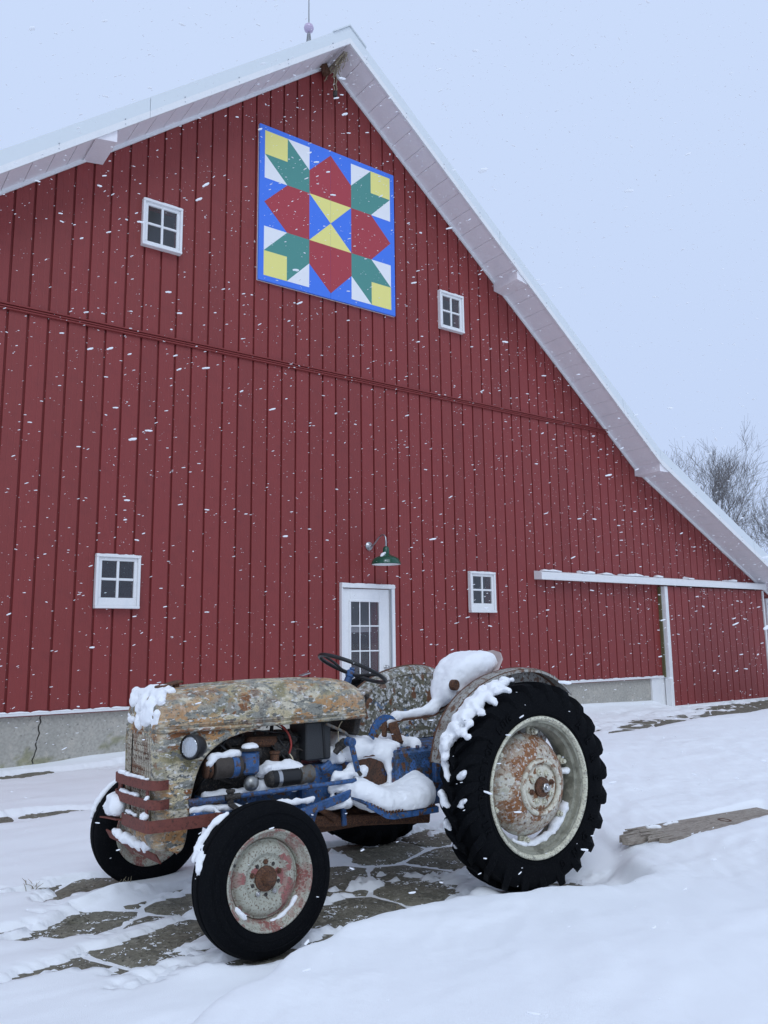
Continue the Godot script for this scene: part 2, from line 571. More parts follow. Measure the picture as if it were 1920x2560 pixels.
# ---------------------------------------------------------------- ground
var nz_big := noise(201, 0.55, 3)
var nz_mid := noise(202, 2.2, 3)
var nz_fine := noise(203, 7.0, 3)
var nz_streak := noise(204, 1.0, 4)
const BARE := [[1.42, 4.74, 0.42, 0.19, 0.25], [1.6, 5.38, 0.6, 0.25, 0.1], [1.42, 5.92, 0.52, 0.22, -0.2], [1.5, 2.58, 1.0, 0.17, 0.0], [2.2, 0.46, 1.9, 0.2, 0.0],
	[3.35, 5.4, 1.25, 0.58, 0.0], [2.7, 6.08, 0.85, 0.36, 0.1], [2.15, 5.8, 0.5, 0.25, 0.0], [1.85, 6.37, 0.62, 0.12, 0.0], [2.9, 6.36, 0.5, 0.12, 0.0], [3.75, 6.5, 0.36, 0.13, 0.1],
	[13.4, 1.6, 4.4, 0.95, 0.0], [16.5, 0.8, 3.2, 0.75, 0.0], [0.9, 5.3, 0.3, 0.08, 0.0]]

func bare(x: float, z: float) -> float:
	var m := -2.0
	for p in BARE:
		var dx: float = x - p[0]
		var dz: float = z - p[1]
		if absf(dx) > p[2] * 2.0 + 0.5 or absf(dz) > p[3] * 3.0 + 0.5:
			continue
		var u: float = (dx * cos(p[4]) + dz * sin(p[4])) / p[2]
		var w: float = (-dx * sin(p[4]) + dz * cos(p[4])) / p[3]
		m = maxf(m, 1.0 - sqrt(u * u + w * w))
	if m < -1.0:
		return m
	return m + 0.75 * nz_streak.get_noise_2d(x * 0.9 - z * 0.3, z * 3.4 + x * 0.9) + 0.3 * nz_fine.get_noise_2d(x, z * 2.0) + 0.16 * nz_fine.get_noise_2d(x * 3.5, z * 5.0)

func piece(x: float, pts: Array) -> float:
	if x <= pts[0][0]:
		return pts[0][1]
	for i in pts.size() - 1:
		if x <= pts[i + 1][0]:
			var t: float = (x - pts[i][0]) / (pts[i + 1][0] - pts[i][0])
			t = t * t * (3.0 - 2.0 * t)
			return lerpf(pts[i][1], pts[i + 1][1], t)
	return pts[-1][1]

const EDGE := [[0.0, 7.5], [0.9, 7.1], [1.5, 6.82], [1.9, 6.62], [2.3, 6.5], [2.7, 6.54], [3.1, 6.7], [3.5, 6.88], [3.8, 6.82], [4.15, 6.45], [4.6, 5.9], [6.0, 5.0]]
const AT_WALL := [[0.0, 0.0], [1.9, 0.01], [3.4, 0.08], [8.0, 0.16], [11.4, 0.19], [13.4, 0.15], [13.95, 0.0]]

func stone_level(_x: float, z: float) -> float:
	return 0.055 + 0.045 * smoothstep(5.0, 0.5, z)

func snow_height(x: float, z: float) -> float:
	var g := stone_level(x, z)
	var h := g + 0.032 + 0.016 * nz_big.get_noise_2d(x * 0.8, z * 1.6) + 0.012 * nz_mid.get_noise_2d(x * 0.5, z * 1.4)
	if x > -3.0 and x < 21.0 and z > -0.2 and z < 8.0:
		var m := bare(x, z)
		if m > -0.9:
			h = lerpf(h, g - 0.011 + 0.007 * nz_fine.get_noise_2d(x * 2.0, z * 2.0), smoothstep(-0.1, 0.24, m))
	# snow blown up in front of the camera, sharp edged towards the tractor
	var s := z - piece(x, EDGE) + 0.08 * nz_mid.get_noise_2d(x * 0.6, 3.0)
	var fore := lerpf(0.15, 0.115, smoothstep(3.6, 4.4, x)) * smoothstep(0.0, 0.26, s) + 0.02 * exp(-pow((s - 0.3) / 0.2, 2.0)) * smoothstep(0.0, 0.15, s) + 0.05 * clampf(s / 2.0, 0.0, 1.5)
	fore *= smoothstep(6.5, 4.6, x) * smoothstep(-1.5, 1.2, x) + smoothstep(4.6, 6.5, x)
	# the long drift beyond the rear wheel
	var zc := 3.75 - 0.1 * (x - 7.0) + 0.15 * nz_big.get_noise_2d(x * 0.5, 9.0)
	var side := lerpf(0.15, 0.29, smoothstep(6.8, zc, z)) * smoothstep(zc - 1.1, zc - 0.05, z) * smoothstep(4.0, 5.2, x + 0.35 * smoothstep(5.0, 6.4, z))
	var d := maxf(fore, side)
	d += 0.09 * smoothstep(6.9, 8.2, z) * smoothstep(1.5, 3.5, x)
	d += 0.25 * maxf(0.0, 0.06 - absf(fore - side)) * smoothstep(0.0, 0.08, minf(fore, side))
	d += smoothstep(0.02, 0.1, d) * (0.006 * nz_mid.get_noise_2d(x * 0.9 + z * 0.5, z * 0.35) + 0.005 * nz_fine.get_noise_2d(x * 0.8 + z * 0.45, z * 0.16) + 0.004 * nz_fine.get_noise_2d(x * 2.2 + z, z * 0.4) + 0.02 * nz_big.get_noise_2d(x, z))
	if d > 0.06:
		var u := 0.61 * x + 0.79 * z + 0.12 * nz_big.get_noise_2d(x, z * 2.0)
		var v := -0.79 * x + 0.61 * z
		d += 0.012 * smoothstep(0.06, 0.16, d) * (pow(1.0 - absf(nz_mid.get_noise_2d(u * 1.5, v * 0.22)), 3.0) - 0.6) * (0.5 + nz_big.get_noise_2d(x * 1.3, z * 1.3 + 7.0))
	# scooped hollow behind the rear wheel
	d *= 1.0 - 0.92 * exp(-(pow((x - 3.86) / 0.26, 2.0) + pow((z - 6.5) / 0.17, 2.0)))
	h = lerpf(h, maxf(h, g + 0.03), smoothstep(0.0, 0.05, d)) + d
	# against the wall and the wheels
	h += piece(x, AT_WALL) * exp(-maxf(z, 0.0) / 0.38)
	h += 0.075 * exp(-(pow((x - 3.16) / 0.13, 2.0) + pow((z - 6.44) / 0.12, 2.0))) + 0.05 * exp(-(pow((x - 3.36) / 0.1, 2.0) + pow((z - 6.62) / 0.08, 2.0)))
	h += 0.06 * exp(-(pow((x - 1.6) / 0.2, 2.0) + pow((z - 5.14) / 0.1, 2.0))) + 0.05 * exp(-(pow((x - 3.0) / 0.12, 2.0) + pow((z - 5.15) / 0.12, 2.0)))
	h += 0.035 * exp(-(pow((x - 1.55) / 0.16, 2.0) + pow((z - 6.45) / 0.1, 2.0)))
	# the plank lies bedded in the drift
	var pl := smoothstep(0.16, 0.1, absf(z - 6.55)) * smoothstep(4.1, 4.25, x) * smoothstep(6.05, 5.95, x)
	if pl > 0.0:
		h = lerpf(h, minf(h, 0.222 - 0.035 * (x - 5.1) - 0.012), pl)
	return h

func steps(marks: Array) -> PackedFloat32Array:
	var r := PackedFloat32Array()
	for i in marks.size() - 1:
		var a: float = marks[i][0]
		var b: float = marks[i + 1][0]
		var n: int = maxi(1, int(round((b - a) / marks[i][1])))
		for k in n:
			r.append(lerpf(a, b, float(k) / n))
	r.append(marks[-1][0])
	return r

func make_ground():
	var xs := steps([[-400, 60], [-60, 12], [-12, 1.2], [-1.0, 0.08], [0.5, 0.024], [5.2, 0.045], [8.0, 0.09], [18.0, 0.6], [30.0, 8.0], [80.0, 60.0], [400, 1]])
	var zs := steps([[-500, 80], [-80, 15], [-8, 1.5], [-0.4, 0.05], [1.0, 0.05], [4.3, 0.024], [7.4, 0.035], [9.0, 0.2], [13, 2.0], [30, 20], [150, 1]])
	var nx := xs.size()
	var nz := zs.size()
	var v := PackedVector3Array()
	v.resize(nx * nz)
	var ns := PackedVector3Array()
	ns.resize(nx * nz)
	for j in nz:
		for i in nx:
			v[i + j * nx] = Vector3(xs[i], snow_height(xs[i], zs[j]), zs[j])
	for j in nz:
		for i in nx:
			var du := v[mini(i + 1, nx - 1) + j * nx] - v[maxi(i - 1, 0) + j * nx]
			var dv := v[i + mini(j + 1, nz - 1) * nx] - v[i + maxi(j - 1, 0) * nx]
			ns[i + j * nx] = dv.cross(du).normalized()
	var idx := PackedInt32Array()
	idx.resize((nx - 1) * (nz - 1) * 6)
	var at := 0
	for j in nz - 1:
		for i in nx - 1:
			var a := i + j * nx
			var o := [a, a + 1, a + nx + 1, a, a + nx + 1, a + nx]
			for e in o:
				idx[at] = e
				at += 1
	var arr := []
	arr.resize(Mesh.ARRAY_MAX)
	arr[Mesh.ARRAY_VERTEX] = v
	arr[Mesh.ARRAY_NORMAL] = ns
	arr[Mesh.ARRAY_INDEX] = idx
	var me := ArrayMesh.new()
	me.add_surface_from_arrays(Mesh.PRIMITIVE_TRIANGLES, arr)
	me.surface_set_material(0, M.snow)
	var o := MeshInstance3D.new()
	o.name = "snow_ground"
	o.mesh = me
	add_child(o)
	tag(o, "wind blown snow lying in drifts over the yard", "", "", "structure")
	make_paving()

func make_paving():
	var pave := Node3D.new()
	pave.name = "paving"
	add_child(pave)
	tag(pave, "dark irregular flagstone paving showing through the snow", "", "", "structure")
	org = Vector3.ZERO
	# soil under the stones
	var st := S()
	box(st, Vector3(8.5, -0.05, 3.5), Vector3(20.0, 0.1, 8.0))
	part("soil_bed", st, M.stone, pave)
	var cx := 0.8
	var cz := 0.52
	var centre := func(i: int, j: int) -> Vector2:
		var h := hash(Vector2i(i * 7919 + 3, j * 104729 + 11))
		return Vector2((i + 0.5 + 0.72 * (float(h % 1000) / 1000.0 - 0.5) + (0.5 if j & 1 else 0.0)) * cx, (j + 0.5 + 0.72 * (float((h / 1000) % 1000) / 1000.0 - 0.5)) * cz)
	for j in range(0, 13):
		for i in range(0, 23):
			var c: Vector2 = centre.call(i, j)
			var seen := -2.0
			for q in [Vector2(0, 0), Vector2(0.16, 0), Vector2(-0.16, 0), Vector2(0, 0.12), Vector2(0, -0.12), Vector2(0.12, 0.1), Vector2(-0.12, -0.1)]:
				seen = maxf(seen, bare(c.x + q.x, c.y + q.y))
			if seen < -0.12 or c.x > 18.0:
				continue
			var poly := PackedVector2Array([c + Vector2(-1, -1), c + Vector2(1, -1), c + Vector2(1, 1), c + Vector2(-1, 1)])
			for dj in range(-2, 3):
				for di in range(-2, 3):
					if di == 0 and dj == 0:
						continue
					var n: Vector2 = centre.call(i + di, j + dj)
					poly = clip(poly, (c + n) / 2.0, (c - n).normalized(), 0.005)
			if poly.size() >= 3:
				flagstone(poly, c, pave)

func clip(poly: PackedVector2Array, at: Vector2, inward: Vector2, gap: float) -> PackedVector2Array:
	var r := PackedVector2Array()
	for i in poly.size():
		var a := poly[i]
		var b := poly[(i + 1) % poly.size()]
		var da := (a - at).dot(inward) - gap
		var db := (b - at).dot(inward) - gap
		if da >= 0.0:
			r.append(a)
		if (da < 0.0) != (db < 0.0):
			r.append(a.lerp(b, da / (da - db)))
	return r

func flagstone(poly: PackedVector2Array, c: Vector2, parent: Node):
	var ring := PackedVector2Array()
	for i in poly.size():
		var a := poly[i]
		var b := poly[(i + 1) % poly.size()]
		var k := maxi(1, int(a.distance_to(b) / 0.09))
		for q in k:
			var p := a.lerp(b, (q + (0.25 if q == 0 else 0.0)) / k)
			p += (c - p).normalized() * (0.002 + 0.014 * (nz_fine.get_noise_2d(p.x * 3.0, p.y * 3.0) + 0.4))
			ring.append(p)
	var lift := 0.008 * nz_mid.get_noise_2d(c.x * 9.0, c.y * 9.0)
	var tilt := Vector2(nz_mid.get_noise_2d(c.x * 5.0, 4.0), nz_mid.get_noise_2d(c.y * 5.0, 8.0)) * 0.04
	var top := func(p: Vector2, drop: float) -> Vector3:
		return Vector3(p.x, stone_level(p.x, p.y) + lift + (p - c).dot(tilt) - drop + 0.006 * nz_fine.get_noise_2d(p.x * 1.6, p.y * 1.6), p.y)
	var rings: Array = [PackedVector3Array(), PackedVector3Array(), PackedVector3Array(), PackedVector3Array()]
	for p in ring:
		rings[0].append(Vector3(p.x, 0.0, p.y))
		rings[1].append(top.call(p, 0.01))
		rings[2].append(top.call(p.lerp(c, 0.07), 0.001))
		rings[3].append(top.call(p.lerp(c, 0.55), 0.0))
	var st := S()
	loft(st, rings)
	part("flagstone", st, M.stone, parent)

# ---------------------------------------------------------------- barn
const AX := 6.15
const KINK := 7.15
const HALF := 12.9
const PITCH := 0.2286
const SILL := 0.735
const BAND := 5.433
const OVER := 0.62

func roof_line(x: float) -> float:
	var d := absf(x - AX)
	if d < KINK:
		return 10.55 - 0.806 * d
	return 10.55 - 0.806 * KINK - 0.525 * (d - KINK)

const OPENINGS := [[3.261, 6.672, 3.764, 7.286], [2.853, 1.925, 3.353, 2.535], [8.31, 6.649, 8.794, 7.269], [8.813, 1.932, 9.329, 2.554], [17.62, 0.75, 18.53, 2.28], [6.472, 0.967, 7.003, 2.063]]

func free_spans(x: float, y0: float, y1: float) -> Array:
	# the heights at x that no opening takes
	var spans: Array = [[y0, y1]]
	for o in OPENINGS:
		if x <= o[0] or x >= o[2]:
			continue
		var r: Array = []
		for q in spans:
			if q[1] <= o[1] or q[0] >= o[3]:
				r.append(q)
				continue
			if q[0] < o[1]:
				r.append([q[0], o[1]])
			if q[1] > o[3]:
				r.append([o[3], q[1]])
		spans = r
	return spans

func siding(st: SurfaceTool, x0: float, w: float, z: float, y0: float, top: Callable, holes := true):
	# one sheet strip with chamfered edges and two pencil grooves, cut round the openings
	var a := 0.0105
	var prof := [[a, -0.014], [a + 0.005, 0.0]]
	for f in [0.36, 0.66]:
		prof.append_array([[w * f - 0.006, 0.0], [w * f, -0.0016], [w * f + 0.006, 0.0]])
	prof.append_array([[w - a - 0.005, 0.0], [w - a, -0.014]])
	var cuts: Array = [a, w - a]
	if holes:
		for o in OPENINGS:
			for e in [o[0], o[2]]:
				if e > x0 + a + 0.002 and e < x0 + w - a - 0.002:
					cuts.append(e - x0)
	cuts.sort()
	var back := z - 0.03
	for c in cuts.size() - 1:
		var l: float = cuts[c]
		var r: float = cuts[c + 1]
		var line: Array = []
		for i in prof.size() - 1:
			var p: Array = prof[i]
			var q: Array = prof[i + 1]
			if q[0] <= l or p[0] >= r:
				continue
			if line.is_empty():
				line.append([maxf(p[0], l), remap(maxf(p[0], l), p[0], q[0], p[1], q[1])])
			line.append([minf(q[0], r), remap(minf(q[0], r), p[0], q[0], p[1], q[1])])
		var mid := x0 + (l + r) * 0.5
		for span in (free_spans(mid, y0, top.call(mid)) if holes else [[y0, top.call(mid)]]):
			var open_top: bool = span[1] >= top.call(mid) - 0.0001
			var t := PackedVector3Array()
			for i in line.size() - 1:
				var p := Vector3(x0 + line[i][0], span[0], z + line[i][1])
				var q := Vector3(x0 + line[i + 1][0], span[0], z + line[i + 1][1])
				var pt := Vector3(p.x, top.call(p.x) if open_top else span[1], p.z)
				var qt := Vector3(q.x, top.call(q.x) if open_top else span[1], q.z)
				quad(t, p, q, qt, pt)
				if i == 0:
					quad(t, p, pt, Vector3(pt.x, pt.y, back), Vector3(p.x, p.y, back))
				if i == line.size() - 2:
					quad(t, q, Vector3(q.x, q.y, back), Vector3(qt.x, qt.y, back), qt)
				quad(t, Vector3(p.x, p.y, back), Vector3(q.x, q.y, back), q, p)
				quad(t, pt, qt, Vector3(qt.x, qt.y, back), Vector3(pt.x, pt.y, back))
			emit(st, t, -1)

func gable_front():
	# the wall behind the siding, in columns round the openings
	var xs: Array = [AX - HALF, AX - KINK, AX, AX + KINK, AX + HALF]
	for o in OPENINGS:
		xs.append(o[0])
		xs.append(o[2])
	xs.sort()
	var st := S()
	for i in xs.size() - 1:
		var l: float = xs[i]
		var r: float = xs[i + 1]
		if r - l < 0.001:
			continue
		var roof_y := minf(roof_line(l), roof_line(r))
		for q in free_spans((l + r) * 0.5, SILL - 0.05, roof_y):
			var up := is_equal_approx(q[1], roof_y)
			extrude(st, PackedVector2Array([Vector2(l, q[0]), Vector2(r, q[0]), Vector2(r, roof_line(r) if up else q[1]), Vector2(l, roof_line(l) if up else q[1])]), -0.16, -0.001)
	part("gable_wall", st, M.backing, barn)
	st = S()
	box(st, Vector3(AX, 0.1, -10.1), Vector3(2.0 * HALF - 0.5, 0.14, 19.6))
	part("barn_floor", st, M.floor, barn)

func plank_poly(x0: float, x1: float, lo: float, hi: float) -> PackedVector2Array:
	return PackedVector2Array([Vector2(x0, roof_line(x0) + lo), Vector2(x1, roof_line(x1) + lo), Vector2(x1, roof_line(x1) + hi), Vector2(x0, roof_line(x0) + hi)])

var barn: Node3D

func make_barn():
	barn = thing("barn", Vector3(AX, 0.0, -10.0), "large red metal sided barn with white trimmed gable and overhanging roof", "barn")
	var st: SurfaceTool
	# shell: gable walls, side walls, roof
	gable_front()
	for zz in [[-20.2, -20.0]]:
		st = S()
		extrude(st, PackedVector2Array([Vector2(AX - HALF, SILL - 0.05), Vector2(AX + HALF, SILL - 0.05), Vector2(AX + HALF, roof_line(AX + HALF)), Vector2(AX + KINK, roof_line(AX + KINK)), Vector2(AX, 10.55), Vector2(AX - KINK, roof_line(AX - KINK)), Vector2(AX - HALF, roof_line(AX - HALF))]), zz[0], zz[1])
		part("gable_wall", st, M.backing, barn)
	for s in [-1, 1]:
		st = S()
		box(st, Vector3(AX + s * (HALF - 0.1), 0.9, -10.1), Vector3(0.2, 1.8, 19.7))
		part("side_wall", st, M.siding, barn)
		for seg in [[0.0, KINK], [KINK, HALF + 0.5]]:
			st = S()
			var xa: float = AX + s * seg[0]
			var xb: float = AX + s * seg[1]
			extrude(st, plank_poly(xa, xb, 0.22, 0.28), -20.6, OVER - 0.03)
			part("roof", st, M.roof, barn)
	# siding, two tiers
	var n := int(round(2.0 * HALF / PITCH))
	for i in n:
		var x0 := AX - HALF + i * (2.0 * HALF / n)
		var w := 2.0 * HALF / n
		st = S()
		var low := minf(BAND, roof_line(x0 + w * 0.5))
		siding(st, x0, w, 0.03, SILL, func(x): return minf(BAND, roof_line(x) + 0.02))
		part("siding_panel", st, M.siding_tones[hash(i * 13 + 5) % 4], barn)
		if low >= BAND - 0.001 and roof_line(x0) > BAND and roof_line(x0 + w) > BAND:
			st = S()
			siding(st, x0, w, 0.03, BAND, func(x): return roof_line(x) + 0.02)
			part("siding_panel", st, M.siding_tones[hash(i * 29 + 3) % 4], barn)
	# the red band between the tiers
	var xb := AX - (10.55 - BAND) / 0.806
	for q in [[0.034, 0.05, 0.02], [0.004, 0.042, 0.02], [-0.026, 0.046, 0.02]]:
		st = S()
		box(st, Vector3(AX, BAND + q[0], q[1] * 0.5 + 0.016), Vector3((AX - xb) * 2.0, q[2], q[1]), 0.006)
		part("band_trim", st, M.siding, barn)
	# soffit boards under the overhang
	var x := 0.0
	while x < HALF + 0.4:
		var e := minf(x + 0.243, HALF + 0.45)
		if x < KINK and e > KINK:
			e = KINK
		for s in [-1, 1]:
			st = S()
			extrude(st, plank_poly(AX + s * (x + 0.003), AX + s * (e - 0.003), 0.022, 0.034), 0.005, OVER - 0.012)
			part("soffit_panel", st, M.soffit, barn)
		x = e
	for s in [-1, 1]:
		for d in [3.44, 7.12]:
			st = S()
			var xa: float = AX + s * d
			var xc: float = AX + s * (d + 0.25)
			var yb: float = roof_line(xa) - 0.165
			extrude(st, PackedVector2Array([Vector2(xa, roof_line(xa) + 0.02), Vector2(xa, yb), Vector2(xc, minf(yb + 0.0, roof_line(xc) - 0.005)), Vector2(xc, roof_line(xc) + 0.02)]), 0.034, OVER + 0.002)
			part("purlin_box", st, M.soffit, barn)
		# white strip where soffit meets wall, then the rake trim in lengths
		for seg in [[0.0, KINK], [KINK, HALF + 0.45]]:
			st = S()
			extrude(st, plank_poly(AX + s * seg[0], AX + s * seg[1], -0.035, 0.022), 0.034, 0.06)
			part("soffit_strip", st, M.white, barn)
			var a: float = seg[0]
			while a < seg[1] - 0.01:
				var b := minf(a + 3.05, seg[1])
				if seg[1] - b < 0.6:
					b = seg[1]
				st = S()
				extrude(st, plank_poly(AX + s * a, AX + s * (b - 0.004), -0.012, 0.085), OVER - 0.004, OVER + 0.03)
				part("rake_trim", st, M.white, barn)
				st = S()
				extrude(st, plank_poly(AX + s * a, AX + s * (b - 0.006), 0.087, 0.29), OVER - 0.02, OVER + 0.016)
				part("rake_flashing", st, M.fascia, barn)
				for k in 4:
					st = S()
					var sx: float = AX + s * lerpf(a, b, (k + 0.4) / 4.0)
					for dy in [0.03, 0.1]:
						cyl(st, Vector3(sx, roof_line(sx) + dy, OVER + 0.012), Vector3(sx, roof_line(sx) + dy, OVER + 0.036), 0.008, 0.002, 8)
					part("screw_pair", st, M.roof, barn)
				a = b
	# ridge cap end
	st = S()
	for s in [-1, 1]:
		extrude(st, plank_poly(AX, AX + s * 0.3, 0.292, 0.315), -20.6, OVER + 0.04)
	part("ridge_cap", st, M.fascia, barn)
	# foundation with its crack, flashing above
	foundation(-6.75, 2.24, 2.33, 13.42)
	for seg in [[-6.75, 6.24], [7.35, 13.86], [17.5, 19.05]]:
		st = S()
		box(st, Vector3((seg[0] + seg[1]) / 2.0, 0.712, 0.025), Vector3(seg[1] - seg[0], 0.028, 0.08), 0.005)
		part("sill_flashing", st, M.white, barn)
		ledge_snow(seg[0], seg[1], 0.7265, 0.036, 0.066, 0.02)
	# boarded box and jamb at the sliding door
	st = S()
	box(st, Vector3(13.635, 0.34, -0.005), Vector3(0.43, 0.72, 0.07), 0.004)
	part("base_panel", st, M.white, barn)
	make_windows()
	make_entry_door()
	make_sliding_door()

func foundation(x0: float, xa: float, xb: float, x1: float):
	# cast concrete in two lengths, parted by a crack, mossy at the foot
	var crack := func(y: float) -> float:
		return lerpf(2.245, 2.32, clampf(y / 0.7, 0.0, 1.0)) + 0.022 * nz_mid.get_noise_2d(y * 4.0, 1.0) + 0.012 * nz_fine.get_noise_2d(y * 4.0, 5.0)
	for side in 2:
		var a := x0 if side == 0 else xb
		var b := xa if side == 0 else x1
		var nx := int((b - a) / 0.045)
		var ny := 24
		var st := S()
		st.set_smooth_group(-1)
		var P := func(i: int, j: int) -> Vector3:
			var y := lerpf(-0.3, 0.7, float(j) / ny)
			var l: float = a if side == 0 else crack.call(y) + 0.007 + 0.004 * nz_fine.get_noise_2d(y * 9.0, 2.0)
			var r: float = crack.call(y) - 0.007 if side == 0 else b
			return Vector3(lerpf(l, r, float(i) / nx), y, -0.012 + 0.004 * nz_big.get_noise_2d(float(i) * 0.2 + side * 50.0, y * 5.0))
		for j in ny:
			for i in nx:
				var q := [P.call(i, j), P.call(i, j + 1), P.call(i + 1, j + 1), P.call(i, j), P.call(i + 1, j + 1), P.call(i + 1, j)]
				for p in q:
					var moss: float = smoothstep(0.05, 0.3, nz_mid.get_noise_2d(p.x * 1.1, p.y * 1.3) + 0.5 * nz_fine.get_noise_2d(p.x, p.y) + (0.22 - p.y) * 2.2)
					moss *= smoothstep(5.0, 3.0, p.x)
					st.set_color(Color(1, 1, 1).lerp(Color(0.5, 0.52, 0.24), moss * 0.6))
					st.add_vertex(p - org)
		# sides of the crack and body behind
		part("foundation", st, M.concrete, barn)
	var st2 := S()
	box(st2, Vector3((x0 + x1) / 2.0, 0.15, -0.36), Vector3(x1 - x0, 1.05, 0.4))
	part("foundation_core", st2, M.concrete, barn)

func ledge_snow(x0: float, x1: float, y: float, z0: float, z1: float, h: float):
	# thin broken snow lying on a ledge
	var st := S()
	var rings: Array = []
	var x := x0
	var any := false
	while x <= x1 + 0.001:
		var k := h * clampf(0.7 + 0.9 * nz_mid.get_noise_2d(x * 1.3, y * 7.0), 0.05, 1.3)
		if fposmod(x - (AX - HALF), PITCH) < 0.035:
			k *= 0.35
		rings.append(PackedVector3Array([Vector3(x, y, z0), Vector3(x, y, z1), Vector3(x, y + k * 0.6, z1 - 0.002), Vector3(x, y + k, (z0 + z1) * 0.5), Vector3(x, y + k * 0.9, z0)]))
		x += 0.03
		any = true
	if any:
		loft(st, rings)
		var o := part("ledge_snow", st, M.snow, barn)
		o.set_meta("label", "thin broken snow on the ledge")

func window_unit(r: Rect2, called: String, frame: float, cols: int, rows: int, sill: float) -> Node3D:
	# a white framed window proud of the siding; r is its outer edge
	var w := sub(called, barn)
	var st: SurfaceTool
	var x0 := r.position.x
	var x1 := r.end.x
	var y0 := r.position.y
	var y1 := r.end.y
	var T := 0.032
	for q in [[Vector3((x0 + x1) / 2, y1 - T / 2, 0.062), Vector3(x1 - x0, T, 0.084)], [Vector3((x0 + x1) / 2, y0 + T / 2, 0.065), Vector3(x1 - x0, T, 0.09)], [Vector3(x0 + T / 2, (y0 + y1) / 2, 0.06), Vector3(T, y1 - y0 - 2 * T, 0.08)], [Vector3(x1 - T / 2, (y0 + y1) / 2, 0.06), Vector3(T, y1 - y0 - 2 * T, 0.08)]]:
		st = S()
		box(st, q[0], q[1], 0.004)
		part("casing", st, M.white, w)
	var a := x0 + T
	var b := x1 - T
	var c := y0 + T
	var d := y1 - T
	var f := frame
	st = S()
	box(st, Vector3((a + b) / 2, d - f / 2, 0.056), Vector3(b - a, f, 0.04), 0.005)
	box(st, Vector3((a + b) / 2, c + (f + sill) / 2, 0.056), Vector3(b - a, f + sill, 0.04), 0.005)
	box(st, Vector3(a + f / 2, (c + d + sill) / 2, 0.056), Vector3(f, d - c - 2 * f - sill, 0.04), 0.005)
	box(st, Vector3(b - f / 2, (c + d + sill) / 2, 0.056), Vector3(f, d - c - 2 * f - sill, 0.04), 0.005)
	part("sash", st, M.white, w)
	var ga := a + f
	var gb := b - f
	var gc := c + f + sill
	var gd := d - f
	var mb := 0.03
	for i in range(1, cols):
		st = S()
		box(st, Vector3(lerpf(ga, gb, float(i) / cols), (gc + gd) / 2, 0.056), Vector3(mb, gd - gc, 0.032), 0.005)
		part("muntin", st, M.white, w)
	for i in range(1, rows):
		for k in cols:
			var u := lerpf(ga, gb, float(k) / cols) + (mb / 2 if k > 0 else 0.0)
			var v := lerpf(ga, gb, float(k + 1) / cols) - (mb / 2 if k < cols - 1 else 0.0)
			st = S()
			box(st, Vector3((u + v) / 2, lerpf(gc, gd, float(i) / rows), 0.056), Vector3(v - u, mb, 0.03), 0.005)
			part("muntin", st, M.white, w)
	for i in cols:
		for k in rows:
			st = S()
			box(st, Vector3(lerpf(ga, gb, (i + 0.5) / cols), lerpf(gc, gd, (k + 0.5) / rows), 0.0525), Vector3((gb - ga) / cols - 0.002, (gd - gc) / rows - 0.002, 0.004))
			part("pane", st, M.glass, w)
	# a little snow on the head and the sill
	st = S()
	var rings: Array = []
	for i in 19:
		var x := lerpf(x0 + 0.004, x1 - 0.004, i / 18.0)
		var k := 0.014 * clampf(0.55 + 1.1 * nz_fine.get_noise_2d(x * 1.3, y1 * 3.0), 0.06, 1.2)
		rings.append(PackedVector3Array([Vector3(x, y1, 0.03), Vector3(x, y1, 0.1), Vector3(x, y1 + k * 0.7, 0.097), Vector3(x, y1 + k, 0.06), Vector3(x, y1 + k, 0.03)]))
	loft(st, rings)
	part("snow", st, M.snow, w)
	return w

func make_windows():
	window_unit(Rect2(3.241, 6.652, 0.543, 0.654), "window", 0.042, 2, 2, 0.0).set_meta("label", "small white four pane window left of the painted quilt board")
	window_unit(Rect2(2.833, 1.905, 0.54, 0.65), "window", 0.042, 2, 2, 0.055).set_meta("label", "small white four pane window low at the left of the wall")
	window_unit(Rect2(8.29, 6.629, 0.524, 0.66), "window", 0.042, 2, 2, 0.0).set_meta("label", "small white four pane window below the right roof slope")
	window_unit(Rect2(8.793, 1.912, 0.556, 0.662), "window", 0.042, 2, 2, 0.075).set_meta("label", "small white four pane window right of the entry door")
	window_unit(Rect2(17.6, 0.25, 0.95, 2.05), "window", 0.06, 2, 3, 0.1).set_meta("label", "tall white framed window at the far right corner")

